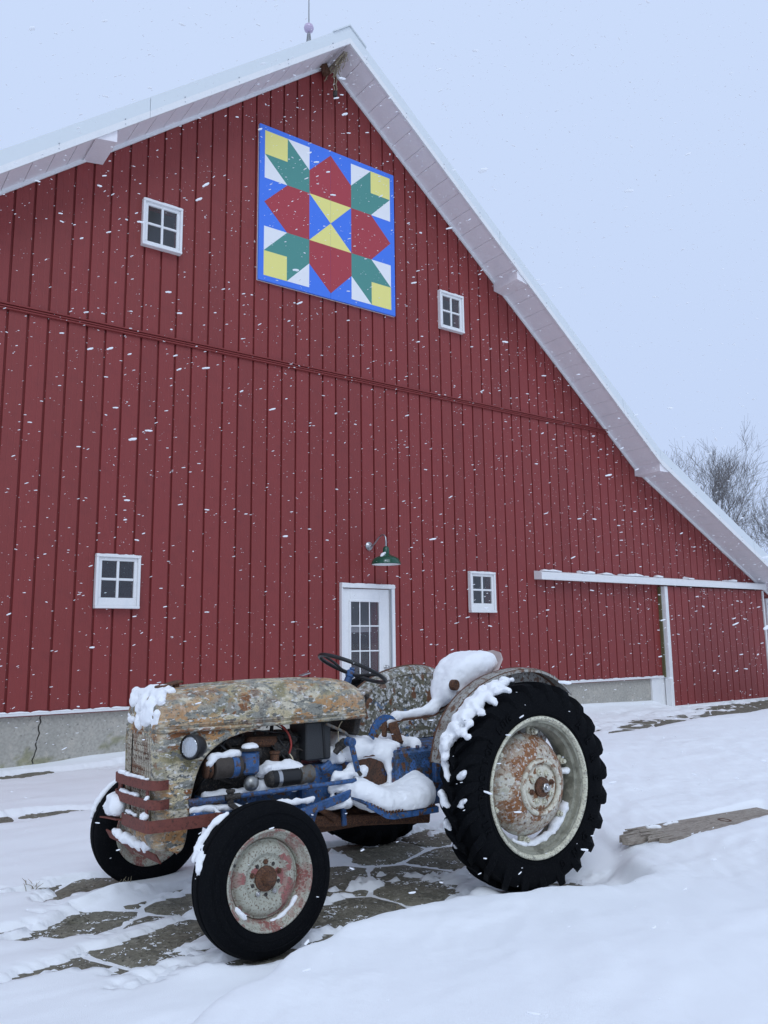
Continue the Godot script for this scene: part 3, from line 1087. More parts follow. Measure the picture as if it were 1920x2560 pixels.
func make_entry_door():
	var w := sub("entry_door", barn)
	w.set_meta("label", "white entry door with nine pane window and round knob")
	var st: SurfaceTool
	var x0 := 6.318
	var x1 := 7.27
	var y0 := 0.22
	var y1 := 2.307
	for q in [[Vector3((x0 + x1) / 2, y1 - 0.03, 0.06), Vector3(x1 - x0, 0.06, 0.09)], [Vector3(x0 + 0.012, (y0 + y1) / 2 - 0.03, 0.056), Vector3(0.024, y1 - y0 - 0.06, 0.08)], [Vector3(x1 - 0.04, (y0 + y1) / 2 - 0.03, 0.056), Vector3(0.08, y1 - y0 - 0.06, 0.08)]]:
		st = S()
		box(st, q[0], q[1], 0.005)
		part("casing", st, M.white, w)
	st = S()
	box(st, Vector3(x1 - 0.07, (y0 + y1) / 2 - 0.03, 0.088), Vector3(0.02, y1 - y0 - 0.07, 0.03), 0.004)
	box(st, Vector3((x0 + x1) / 2, 0.18, 0.08), Vector3(x1 - x0, 0.07, 0.14), 0.006)
	part("threshold", st, M.galv, w)
	var a := x0 + 0.026
	var b := x1 - 0.092
	var ga := 6.48
	var gb := 6.995
	var gc := 0.975
	var gd := 2.055
	st = S()
	# slab round the glazed opening
	box(st, Vector3((a + ga) / 2, (0.22 + 2.235) / 2, 0.042), Vector3(ga - a, 2.015, 0.045), 0.003)
	box(st, Vector3((gb + b) / 2, (0.22 + 2.235) / 2, 0.042), Vector3(b - gb, 2.015, 0.045), 0.003)
	box(st, Vector3((ga + gb) / 2, (gd + 2.235) / 2, 0.042), Vector3(gb - ga, 2.235 - gd, 0.045), 0.003)
	box(st, Vector3((ga + gb) / 2, (0.22 + gc) / 2, 0.042), Vector3(gb - ga, gc - 0.22, 0.045), 0.003)
	part("slab", st, M.white, w)
	# raised moulding round the glass
	st = S()
	var m := 0.034
	box(st, Vector3((ga + gb) / 2, gd + m / 2 - 0.01, 0.07), Vector3(gb - ga + m * 2 - 0.02, m, 0.018), 0.006)
	box(st, Vector3((ga + gb) / 2, gc - m / 2 + 0.01, 0.07), Vector3(gb - ga + m * 2 - 0.02, m, 0.018), 0.006)
	box(st, Vector3(ga - m / 2 + 0.01, (gc + gd) / 2, 0.07), Vector3(m, gd - gc - 0.02, 0.018), 0.006)
	box(st, Vector3(gb + m / 2 - 0.01, (gc + gd) / 2, 0.07), Vector3(m, gd - gc - 0.02, 0.018), 0.006)
	part("glass_moulding", st, M.white, w)
	for i in 3:
		for k in 3:
			st = S()
			box(st, Vector3(lerpf(ga, gb, (i + 0.5) / 3), lerpf(gc, gd, (k + 0.5) / 3), 0.047), Vector3((gb - ga) / 3 - 0.001, (gd - gc) / 3 - 0.001, 0.004))
			part("pane", st, M.glass, w)
	for i in [1, 2]:
		st = S()
		box(st, Vector3(lerpf(ga, gb, i / 3.0), (gc + gd) / 2, 0.057), Vector3(0.018, gd - gc, 0.014), 0.004)
		part("muntin", st, M.white, w)
		for k in 3:
			st = S()
			var u := lerpf(ga, gb, k / 3.0) + (0.009 if k > 0 else 0.0)
			var v := lerpf(ga, gb, (k + 1) / 3.0) - (0.009 if k < 2 else 0.0)
			box(st, Vector3((u + v) / 2, lerpf(gc, gd, i / 3.0), 0.057), Vector3(v - u, 0.02, 0.013), 0.004)
			part("muntin", st, M.white, w)
	st = S()
	var kx := 7.1
	var ky := 1.09
	lathe(st, [[Vector2(0, 0), Vector2(0.034, 0), Vector2(0.034, 0.006), Vector2(0.013, 0.012)], [Vector2(0.013, 0.012), Vector2(0.012, 0.035), Vector2(0.027, 0.045), Vector2(0.031, 0.058), Vector2(0.024, 0.07), Vector2(0, 0.074)]], Transform3D(Basis.IDENTITY, Vector3(kx, ky, 0.0645)), 20)
	part("knob", st, M.steel, w)
	ledge_snow(x0, x1, y1, 0.03, 0.1, 0.012)

func make_sliding_door():
	var w := sub("sliding_door", barn)
	w.set_meta("label", "red sliding door edged in white below the track cover")
	var st: SurfaceTool
	var x0 := 13.8
	var x1 := 17.4
	var y0 := 0.1
	var y1 := 2.47
	st = S()
	box(st, Vector3((x0 + x1) / 2, (y0 + y1) / 2, 0.085), Vector3(x1 - x0 - 0.02, y1 - y0 - 0.02, 0.05))
	part("door_core", st, M.backing, w)
	st = S()
	box(st, Vector3(x0 + 0.06, (y0 + y1) / 2, 0.105), Vector3(0.12, y1 - y0, 0.11), 0.006)
	box(st, Vector3(x0 + 0.012, (y0 + y1) / 2, 0.168), Vector3(0.024, y1 - y0, 0.016), 0.004)
	part("edge_trim", st, M.white, w)
	st = S()
	box(st, Vector3(x1 - 0.02, (y0 + y1) / 2, 0.105), Vector3(0.04, y1 - y0, 0.12), 0.006)
	part("edge_trim", st, M.white, w)
	st = S()
	box(st, Vector3((x0 + x1) / 2 + 0.04, y0 + 0.03, 0.107), Vector3(x1 - x0 - 0.16, 0.06, 0.115), 0.006)
	part("bottom_trim", st, M.white, w)
	st = S()
	box(st, Vector3(x0 - 0.02, (y0 + y1) / 2 + 0.3, 0.06), Vector3(0.03, y1 - y0 - 0.62, 0.06))
	part("weather_seal", st, mat(lin(0.12, 0.11, 0.05), 0.9), w)
	var n := 15
	for i in n:
		st = S()
		var pw := (x1 - x0 - 0.16) / n
		siding(st, x0 + 0.12 + i * pw, pw, 0.14, y0 + 0.06, func(_x): return y1, false)
		part("siding_panel", st, M.siding_tones[hash(i * 7 + 1) % 4], w)
	# track cover across the opening
	st = S()
	var xf := Transform3D(Basis(Vector3(0, 0, 1), Vector3(0, 1, 0), Vector3(-1, 0, 0)), Vector3(17.45, 0, 0))
	extrude(st, PackedVector2Array([Vector2(0.034, 2.65), Vector2(0.2, 2.62), Vector2(0.215, 2.6), Vector2(0.215, 2.49), Vector2(0.195, 2.49), Vector2(0.195, 2.5), Vector2(0.034, 2.5)]), 0.0, 7.13, xf)
	part("track_cover", st, M.white, barn)
	for q in [[10.4, 10.85], [11.4, 11.75], [11.95, 12.3], [12.55, 13.3], [13.6, 13.75], [14.6, 14.8], [16.0, 16.35]]:
		ledge_snow(q[0], q[1], 2.634, 0.05, 0.2, 0.05)

func make_barn_fittings():
	# painted quilt board
	var q0 := Vector2(4.925, 6.607)
	var qs := 2.44
	var b := thing("quilt_board", Vector3(q0.x + qs / 2, q0.y, 0.06), "large square board painted with a blue, red, green and yellow quilt star", "sign")
	var st: SurfaceTool
	for s in 2:
		st = S()
		box(st, Vector3(q0.x + qs * (0.25 + 0.5 * s), q0.y + qs / 2, 0.068), Vector3(qs / 2 - 0.002, qs, 0.03), 0.003)
		part("painted_panel", st, M.q_blue, b)
	st = S()
	for k in 4:
		var e := Vector3(q0.x + qs / 2, q0.y + (0.01 if k == 0 else qs - 0.01), 0.043) if k < 2 else Vector3(q0.x + (0.01 if k == 2 else qs - 0.01), q0.y + qs / 2, 0.043)
		box(st, e, Vector3(qs, 0.02, 0.024) if k < 2 else Vector3(0.02, qs - 0.04, 0.024))
	part("edge_frame", st, M.white, b)
	var u := (qs - 0.17) / 6.0
	var shapes: Array = []
	for k in 4:
		var turn := func(p: Vector2) -> Vector2:
			var v := p - Vector2(3, 3)
			for i in k:
				v = Vector2(v.y, -v.x)
			return v + Vector2(3, 3)
		for sh in [["yellow_patch", M.q_yellow, [[0, 5], [1, 5], [1, 6], [0, 6]]], ["green_patch", M.q_green, [[1, 6], [1, 5], [0, 5], [1, 4], [2, 4], [2, 5]]], ["white_patch", M.q_white, [[1, 6], [2, 5], [2, 6]]], ["white_patch", M.q_white, [[0, 5], [0, 4], [1, 4]]], ["red_patch", M.q_red, [[2, 4], [4, 4], [4, 5], [3, 6], [2, 5]]]]:
			var poly := PackedVector2Array()
			for p in sh[2]:
				poly.append(turn.call(Vector2(p[0], p[1])))
			shapes.append([sh[0], sh[1], poly])
		if k % 2 == 0:
			shapes.append(["yellow_patch", M.q_yellow, PackedVector2Array([turn.call(Vector2(2, 4)), turn.call(Vector2(3, 3)), turn.call(Vector2(4, 4))])])
	for sh in shapes:
		var poly := PackedVector2Array()
		for p in sh[2]:
			poly.append(q0 + Vector2(0.085, 0.085) + p * u)
		# the panels part in the middle
		var mid := q0.x + qs / 2
		var halves: Array = [poly]
		var lo := INF
		var hi := -INF
		for p in poly:
			lo = minf(lo, p.x)
			hi = maxf(hi, p.x)
		if lo < mid - 0.05 and hi > mid + 0.05:
			halves = [clip(poly, Vector2(mid, 0), Vector2(-1, 0), 0.0012), clip(poly, Vector2(mid, 0), Vector2(1, 0), 0.0012)]
		for h in halves:
			st = S()
			extrude(st, h, 0.0832, 0.0845)
			part(sh[0], st, sh[1], b)
	# gooseneck lamp over the door
	var L := thing("barn_lamp", Vector3(6.84, 2.88, 0.04), "green enamel gooseneck lamp on the wall above the entry door", "lamp")
	st = S()
	lathe(st, [[Vector2(0, 0), Vector2(0.062, 0), Vector2(0.062, 0.014)], [Vector2(0.062, 0.014), Vector2(0.05, 0.024), Vector2(0.022, 0.032), Vector2(0.02, 0.06), Vector2(0, 0.062)]], Transform3D(Basis.IDENTITY, Vector3(6.84, 2.88, 0.031)), 24)
	part("wall_plate", st, M.galv, L)
	st = S()
	var neck := PackedVector3Array()
	for p in [Vector3(6.84, 2.88, 0.08), Vector3(6.842, 2.882, 0.14), Vector3(6.846, 2.93, 0.21), Vector3(6.85, 2.985, 0.28), Vector3(6.853, 3.015, 0.345), Vector3(6.856, 3.012, 0.4), Vector3(6.858, 2.97, 0.438), Vector3(6.858, 2.9, 0.447), Vector3(6.858, 2.84, 0.447)]:
		neck.append(p)
	tube(st, neck, 0.0125, 10)
	part("gooseneck", st, M.galv, L)
	st = S()
	var shade := Transform3D(Basis(Vector3(1, 0, 0), Vector3(0, 0, -1), Vector3(0, 1, 0)), Vector3(6.858, 2.572, 0.447))
	lathe(st, [[Vector2(0.212, 0.0), Vector2(0.218, 0.004), Vector2(0.216, 0.014)], [Vector2(0.216, 0.014), Vector2(0.205, 0.05), Vector2(0.185, 0.085), Vector2(0.13, 0.115), Vector2(0.075, 0.135), Vector2(0.05, 0.16)], [Vector2(0.05, 0.16), Vector2(0.045, 0.235), Vector2(0.03, 0.262), Vector2(0, 0.268)], [Vector2(0, 0.13), Vector2(0.05, 0.128), Vector2(0.125, 0.108), Vector2(0.18, 0.078), Vector2(0.2, 0.045), Vector2(0.212, 0.0)]], shade, 40)
	part("shade", st, M.green, L)
	st = S()
	lathe(st, [[Vector2(0, 0.126), Vector2(0.05, 0.124), Vector2(0.123, 0.104), Vector2(0.177, 0.074), Vector2(0.197, 0.043), Vector2(0.209, 0.002)], [Vector2(0.209, 0.002), Vector2(0.206, 0.002), Vector2(0.194, 0.04), Vector2(0.174, 0.071), Vector2(0.12, 0.1), Vector2(0.05, 0.12), Vector2(0, 0.122)]], shade, 40)
	part("shade_lining", st, M.q_white, L)
	var ls := thing("lamp_snow", Vector3(6.8, 2.7, 0.447), "small clump of snow on the green lamp shade", "snow")
	st = S()
	blob(st, [[Vector3(6.79, 2.71, 0.46), Vector3(6.74, 2.685, 0.5), 0.022], [Vector3(6.79, 2.715, 0.46), Vector3(6.81, 2.735, 0.48), 0.016]], 0.008, 0.006)
	part("clump", st, M.snow, ls)
	# lightning rod
	var R := thing("lightning_rod", Vector3(AX, 10.86, -0.61), "thin lightning rod with a glass ball on the roof ridge", "lightning rod")
	st = S()
	tube(st, PackedVector3Array([Vector3(AX, 11.3, -0.61), Vector3(AX, 12.0, -0.61), Vector3(AX, 13.1, -0.61)]), [0.014, 0.011, 0.004], 8)
	part("rod", st, M.copper, R)
	st = S()
	lathe(st, [[Vector2(0, -0.085), Vector2(0.04, -0.075), Vector2(0.072, -0.045), Vector2(0.085, 0.0), Vector2(0.072, 0.045), Vector2(0.04, 0.075), Vector2(0, 0.085)]], Transform3D(Basis(Vector3(1, 0, 0), Vector3(0, 0, -1), Vector3(0, 1, 0)), Vector3(AX, 11.66, -0.61)), 24)
	part("glass_ball", st, M.bulb, R)
	for k in 3:
		st = S()
		var a := TAU * k / 3.0
		tube(st, PackedVector3Array([Vector3(AX + 0.02 * cos(a), 11.56, -0.61 + 0.02 * sin(a)), Vector3(AX + 0.05 * cos(a), 11.3, -0.61 + 0.05 * sin(a)), Vector3(AX + 0.16 * cos(a), 10.78, -0.61 + 0.16 * sin(a))]), 0.012, 6)
		part("leg", st, M.copper, R)
	# frayed hay trolley remains under the peak
	var H := thing("hay_hook", Vector3(6.12, 10.3, 0.3), "frayed rope and old hay hook hanging under the gable peak", "hook")
	st = S()
	box(st, Vector3(6.13, 10.43, 0.3), Vector3(0.07, 0.05, 0.52), 0.006)
	part("trolley_beam", st, M.wood, H)
	st = S()
	box(st, Vector3(6.02, 10.36, 0.13), Vector3(0.1, 0.16, 0.1), 0.01, Basis(Vector3(0, 0, 1), 0.5))
	part("pulley_block", st, M.rust, H)
	st = S()
	var rg := RandomNumberGenerator.new()
	rg.seed = 12
	for k in 26:
		var p := PackedVector3Array()
		var z := rg.randf_range(0.18, 0.58)
		var c := Vector3(6.12 + rg.randf_range(-0.05, 0.05), 10.42 - 0.2 * absf(z - 0.55) * 0.6, z)
		for i in 5:
			p.append(c)
			c += Vector3(rg.randf_range(-0.035, 0.035), rg.randf_range(-0.06, -0.005), rg.randf_range(-0.07, 0.03))
		tube(st, p, 0.006, 5)
	part("frayed_rope", st, M.straw, H)
	st = S()
	for s in [-1, 1]:
		var p := PackedVector3Array()
		for i in 9:
			p.append(Vector3(6.11 + s * 0.022 + 0.008 * sin(i * 2.0 + s), 10.3 - i * 0.045, 0.28 + 0.01 * cos(i * 1.7)))
		tube(st, p, 0.008, 6)
	part("chain", st, M.straw, H)
	st = S()
	cyl(st, Vector3(6.11, 9.94, 0.28), Vector3(6.11, 9.84, 0.28), 0.035, 0.01, 14)
	part("hook_weight", st, M.iron, H)

func blob(st: SurfaceTool, caps: Array, cell: float, rough: float, soft := 0.03, squash := 1.0, floor_y := -99.0):
	# smooth union of capsules [a, b, ra, rb] with an uneven skin
	var lo := Vector3.ONE * INF
	var hi := -lo
	for c in caps:
		var r: float = maxf(c[2], c[3] if c.size() > 3 else c[2]) + rough + 2.0 * cell
		for p in [c[0], c[1]]:
			lo = lo.min(p - Vector3.ONE * r)
			hi = hi.max(p + Vector3.ONE * r)
	var n1 := noise(301, 14.0, 3)
	var n2 := noise(302, 42.0, 2)
	var f := func(p: Vector3) -> float:
		var d := 9.0
		for c in caps:
			var a: Vector3 = c[0]
			var ab: Vector3 = c[1] - a
			var t := clampf((p - a).dot(ab) / maxf(ab.length_squared(), 1e-9), 0.0, 1.0)
			var w := p - a - ab * t
			w.y *= squash
			var r: float = c[2] if c.size() < 4 else lerpf(c[2], c[3], t)
			var e := w.length() - r
			var h := clampf(0.5 + 0.5 * (d - e) / soft, 0.0, 1.0)
			d = lerpf(d, e, h) - soft * h * (1.0 - h)
		if d < rough * 2.0 + cell * 2.0:
			d += rough * n1.get_noise_3dv(p) * 1.6 + 0.0035 * n2.get_noise_3dv(p)
		return maxf(d, floor_y - p.y)
	nets(st, f, lo, hi, cell)

# ---------------------------------------------------------------- tractor
const Z0 := 5.7
const BASE := Vector3(2.7, 0.06, 5.7)
var tractor: Node3D

func pts(a: Array) -> PackedVector3Array:
	var r := PackedVector3Array()
	for p in a:
		r.append(Vector3(p[0], p[1], p[2]))
	return r

func curve(a: PackedVector3Array, n: int) -> PackedVector3Array:
	# smooth line through points
	var r := PackedVector3Array()
	for i in a.size() - 1:
		for k in n:
			r.append(a[i].cubic_interpolate(a[i + 1], a[maxi(i - 1, 0)], a[mini(i + 2, a.size() - 1)], float(k) / n))
	r.append(a[-1])
	return r

func put(called: String, m: Material, make: Callable, parent: Node = null) -> MeshInstance3D:
	var st := S()
	make.call(st)
	return part(called, st, m, parent if parent else tractor)

func mirror(sec: Array) -> Array:
	var r: Array = []
	for i in range(sec.size() - 1, -1, -1):
		var s: Array = []
		for k in range(sec[i].size() - 1, -1, -1):
			s.append(Vector2(sec[i][k].x, -sec[i][k].y))
		r.append(s)
	return r

func V2(a: Array) -> Array:
	var r: Array = []
	for p in a:
		r.append(Vector2(p[0], p[1]))
	return r

func lug_mesh(side: float) -> ArrayMesh:
	var rings: Array = []
	for q in [[-0.012, 0.0, 0.583, 0.535, 0.025], [0.031, -4.0, 0.587, 0.54, 0.024], [0.064, -8.0, 0.587, 0.54, 0.024], [0.092, -11.0, 0.584, 0.53, 0.026], [0.111, -12.8, 0.573, 0.51, 0.029], [0.121, -14.0, 0.545, 0.49, 0.03], [0.1225, -14.8, 0.505, 0.47, 0.024], [0.117, -15.2, 0.478, 0.46, 0.016]]:
		var a := deg_to_rad(q[1])
		var ring := PackedVector3Array()
		for e in [[q[3], -1.25, 0.86], [q[2], -0.85, 1.0], [q[2], 0.85, 1.0], [q[3], 1.25, 0.86]]:
			var b: float = a + e[1] * q[4] / e[0]
			ring.append(Vector3(e[0] * cos(b), e[0] * sin(b), q[0] * e[2] * side))
		rings.append(ring)
	var st := S()
	loft(st, rings, false, false)
	st.generate_normals()
	st.set_material(M.rubber)
	return st.commit()

func rear_wheel() -> Node3D:
	org = Vector3.ZERO
	var w := sub("rear_wheel", tractor)
	var I := Transform3D.IDENTITY
	var half := [V2([[0.372, 0.09], [0.388, 0.103], [0.42, 0.113], [0.46, 0.117], [0.505, 0.115], [0.535, 0.105], [0.549, 0.086]]), V2([[0.549, 0.086], [0.555, 0.045], [0.557, 0.0]])]
	put("tyre", M.rubber, func(st): lathe(st, half + mirror(half) + [V2([[0.372, -0.09], [0.366, 0.0], [0.372, 0.09]])], I, 96), w)
	put("sidewall_ring", M.rubber, func(st): lathe(st, [V2([[0.405, 0.106], [0.409, 0.1135], [0.414, 0.1145], [0.418, 0.111], [0.412, 0.1], [0.405, 0.106]])], I, 96), w)
	var near := lug_mesh(1.0)
	var far := lug_mesh(-1.0)
	for k in 23:
		for s in 2:
			var o := MeshInstance3D.new()
			o.name = "lug"
			o.mesh = near if s == 0 else far
			w.add_child(o, true)
			o.rotation.z = TAU * (k + 0.5 * s) / 23.0
	put("rim", M.rim, func(st): lathe(st, [V2([[0.374, 0.08], [0.38, 0.092], [0.39, 0.1], [0.394, 0.109], [0.388, 0.117], [0.378, 0.114]]), V2([[0.378, 0.114], [0.368, 0.1]]), V2([[0.368, 0.1], [0.366, 0.085], [0.374, 0.08]])], I, 96), w)
	put("rim_barrel", M.barrel_dirt_shade, func(st): lathe(st, [V2([[0.3665, 0.096], [0.354, 0.092]]), V2([[0.354, 0.092], [0.35, 0.066]]), V2([[0.35, 0.066], [0.335, 0.058]]), V2([[0.335, 0.058], [0.328, 0.02], [0.326, -0.03], [0.35, -0.08], [0.385, -0.115], [0.39, -0.108], [0.372, -0.08]]), V2([[0.372, -0.08], [0.362, 0.0], [0.3665, 0.096]])], I, 96), w)
	put("wheel_disc", M.disc, func(st): lathe(st, [V2([[0.288, -0.03], [0.288, -0.012]]), V2([[0.288, -0.012], [0.276, 0.012], [0.25, 0.05], [0.215, 0.08], [0.175, 0.1], [0.158, 0.104]]), V2([[0.158, 0.104], [0.12, 0.1], [0.0, 0.1]]), V2([[0.0, 0.09], [0.14, 0.088], [0.21, 0.06], [0.26, 0.01], [0.288, -0.03]])], I, 72), w)
	put("disc_ring", M.ring, func(st): lathe(st, [V2([[0.16, 0.1], [0.157, 0.117], [0.15, 0.126], [0.141, 0.126], [0.132, 0.118], [0.128, 0.1], [0.16, 0.1]])], I, 72), w)
	put("hub_plate", M.ring, func(st): lathe(st, [V2([[0, 0.098], [0.122, 0.098], [0.122, 0.103]]), V2([[0.122, 0.103], [0.112, 0.109]]), V2([[0.112, 0.109], [0.05, 0.109], [0.0, 0.109]])], I, 60), w)
	for k in 6:
		var a := TAU * (k + 0.35) / 6.0
		put("rim_clamp", M.rim, func(st):
			var u := Vector3(cos(a), sin(a), 0)
			box(st, u * 0.302 + Vector3(0, 0, -0.012), Vector3(0.05, 0.055, 0.03), 0.008, Basis(Vector3(0, 0, 1), a))
			cyl(st, u * 0.3 + Vector3(0, 0, -0.02), u * 0.3 + Vector3(0, 0, 0.045), 0.013, 0.003, 10)
			cyl(st, u * 0.3 + Vector3(0, 0, 0.012), u * 0.3 + Vector3(0, 0, 0.028), 0.02, 0.003, 6), w)
	for k in 8:
		var a := TAU * (k + 0.3) / 8.0
		put("wheel_nut", M.rim if k % 4 else M.rust, func(st):
			var c := Vector3(cos(a), sin(a), 0) * 0.083
			cyl(st, c + Vector3(0, 0, 0.1), c + Vector3(0, 0, 0.124), 0.0165, 0.003, 6)
			cyl(st, c + Vector3(0, 0, 0.122), c + Vector3(0, 0, 0.134), 0.0085, 0.002, 8), w)
	put("hub_cap", M.rust, func(st): lathe(st, [V2([[0, 0.1], [0.056, 0.112], [0.054, 0.126]]), V2([[0.054, 0.126], [0.03, 0.134], [0.0, 0.135]])], I, 28), w)
	put("axle_nut", M.steel, func(st):
		cyl(st, Vector3(0, 0, 0.13), Vector3(0, 0, 0.156), 0.027, 0.004, 6)
		cyl(st, Vector3(0, 0, 0.156), Vector3(0, 0, 0.17), 0.015, 0.003, 14), w)
	# moulded lettering round the outer wall
	var font := SystemFont.new()
	font.font_names = PackedStringArray(["Droid Sans"])
	font.font_weight = 700
	var glyph := {}
	for text in [["HI-TRACTION LUG", 204.0, 122.0], ["ARMSTRONG", 44.0, -72.0]]:
		var s: String = text[0]
		for i in s.length():
			if s[i] == " ":
				continue
			if not glyph.has(s[i]):
				var tm := TextMesh.new()
				tm.text = s[i]
				tm.font = font
				tm.font_size = 48
				tm.pixel_size = 0.048 / 36.0
				tm.depth = 0.012
				tm.material = M.rubber
				glyph[s[i]] = tm
			var a := deg_to_rad(lerpf(text[1], text[2], float(i) / (s.length() - 1)))
			var o := MeshInstance3D.new()
			o.name = "letter"
			o.mesh = glyph[s[i]]
			w.add_child(o, true)
			o.position = Vector3(cos(a), sin(a), 0) * 0.462 + Vector3(0, 0, 0.1165)
			o.rotation.z = a - PI / 2
	return w

func front_wheel() -> Node3D:
	org = Vector3.ZERO
	var w := sub("front_wheel", tractor)
	var I := Transform3D.IDENTITY
	var half := [V2([[0.212, 0.058], [0.222, 0.07], [0.245, 0.081], [0.275, 0.086], [0.305, 0.081], [0.325, 0.067]]), V2([[0.325, 0.067], [0.333, 0.06]]), V2([[0.333, 0.06], [0.341, 0.044], [0.342, 0.034]]), V2([[0.342, 0.034], [0.331, 0.031], [0.331, 0.022], [0.345, 0.018]]), V2([[0.345, 0.018], [0.346, 0.0]])]
	put("tyre", M.rubber, func(st): lathe(st, half + mirror(half) + [V2([[0.212, -0.058], [0.206, 0.0], [0.212, 0.058]])], I, 80), w)
	put("sidewall_ring", M.rubber, func(st): lathe(st, [V2([[0.252, 0.078], [0.255, 0.085], [0.259, 0.086], [0.262, 0.083], [0.256, 0.074], [0.252, 0.078]]), V2([[0.29, 0.08], [0.293, 0.0865], [0.297, 0.0862], [0.3, 0.08], [0.29, 0.08]])], I, 80), w)
	put("rim", M.rim_red, func(st): lathe(st, [V2([[0.212, 0.05], [0.214, 0.062], [0.222, 0.069], [0.2245, 0.075], [0.219, 0.078], [0.211, 0.071], [0.206, 0.058]]), V2([[0.206, 0.058], [0.199, 0.046], [0.189, 0.042], [0.184, 0.028]]), V2([[0.184, 0.028], [0.178, 0.01], [0.178, -0.02], [0.2, -0.05], [0.22, -0.076], [0.224, -0.07], [0.212, -0.05]]), V2([[0.212, -0.05], [0.204, 0.0], [0.212, 0.05]])], I, 80), w)
	put("wheel_disc", M.rim_front, func(st): lathe(st, [V2([[0.179, -0.022], [0.179, 0.0], [0.172, 0.012]]), V2([[0.172, 0.012], [0.168, 0.003], [0.163, 0.012]]), V2([[0.163, 0.012], [0.15, 0.03], [0.128, 0.036], [0.112, 0.033]]), V2([[0.112, 0.033], [0.102, 0.022], [0.094, 0.02]]), V2([[0.094, 0.02], [0.05, 0.02], [0.0, 0.02]]), V2([[0, 0.006], [0.1, 0.006], [0.15, 0.012], [0.179, -0.022]])], I, 72), w)
	for k in 5:
		var a := TAU * k / 5.0 + PI / 2
		var b := a + TAU / 10.0
		put("wheel_bolt", M.steel if k in [2, 3] else M.rust, func(st):
			var c := Vector3(cos(a), sin(a), 0) * 0.074
			cyl(st, c + Vector3(0, 0, 0.016), c + Vector3(0, 0, 0.03), 0.0125, 0.002, 6)
			cyl(st, c + Vector3(0, 0, 0.03), c + Vector3(0, 0, 0.036), 0.007, 0.002, 8), w)
		put("painted_bolt_hole", M.iron, func(st):  # solid disc, its dark colour standing in for the shade inside a hole
			var c := Vector3(cos(b), sin(b), 0) * 0.071
			lathe(st, [V2([[0, 0.0205], [0.0075, 0.0205], [0.0085, 0.022], [0.0095, 0.0205], [0.0095, 0.012], [0, 0.012]])], Transform3D(Basis.IDENTITY, c), 12), w)
	put("hub", M.rust, func(st): lathe(st, [V2([[0, 0.0], [0.057, 0.012], [0.056, 0.03]]), V2([[0.056, 0.03], [0.045, 0.037], [0.03, 0.038]]), V2([[0.03, 0.038], [0.027, 0.052], [0.024, 0.075], [0.018, 0.084], [0.0, 0.087]])], I, 32), w)
	put("valve_stem", M.black, func(st): cyl(st, Vector3(-0.165, 0.08, 0.03), Vector3(-0.175, 0.09, 0.058), 0.006, 0.001, 8), w)
	return w

func hood_ring(x: float, w: float, top: float, low := 1.046) -> PackedVector3Array:
	var r := PackedVector3Array()
	var n := 22
	r.append(Vector3(x, low, Z0 + w))
	for i in n + 1:
		var a := PI * i / n
		var c := cos(a)
		r.append(Vector3(x, 1.1 + (top - 1.1) * pow(sin(a), 0.72), Z0 + w * signf(c) * pow(absf(c), 0.72)))
	r.append(Vector3(x, low, Z0 - w))
	for i in range(1, 6):
		r.append(Vector3(x, low, Z0 + lerpf(-w, w, i / 6.0)))
	return r

func make_tractor():
	tractor = thing("tractor", BASE, "old rusted blue and cream farm tractor parked in the snow before the barn", "tractor")
	var w := rear_wheel()
	w.position = Vector3(3.52, 0.657, 6.468) - BASE
	var f := w.duplicate()
	f.name = "rear_wheel_001"
	tractor.add_child(f, true)
	f.position = Vector3(3.47, 0.645, 4.97) - BASE
	f.rotation.y = PI
	w = front_wheel()
	w.position = Vector3(1.872, 0.398, 6.36) - BASE
	w.rotation = Vector3(deg_to_rad(-3.5), deg_to_rad(1.0), deg_to_rad(0))
	f = w.duplicate()
	f.name = "front_wheel_001"
	tractor.add_child(f, true)
	f.position = Vector3(1.85, 0.385, 4.87) - BASE
	f.rotation = Vector3(deg_to_rad(-3.5), PI, 0.2)
	org = BASE
	tractor_body()
	tractor_engine()
	tractor_rear()

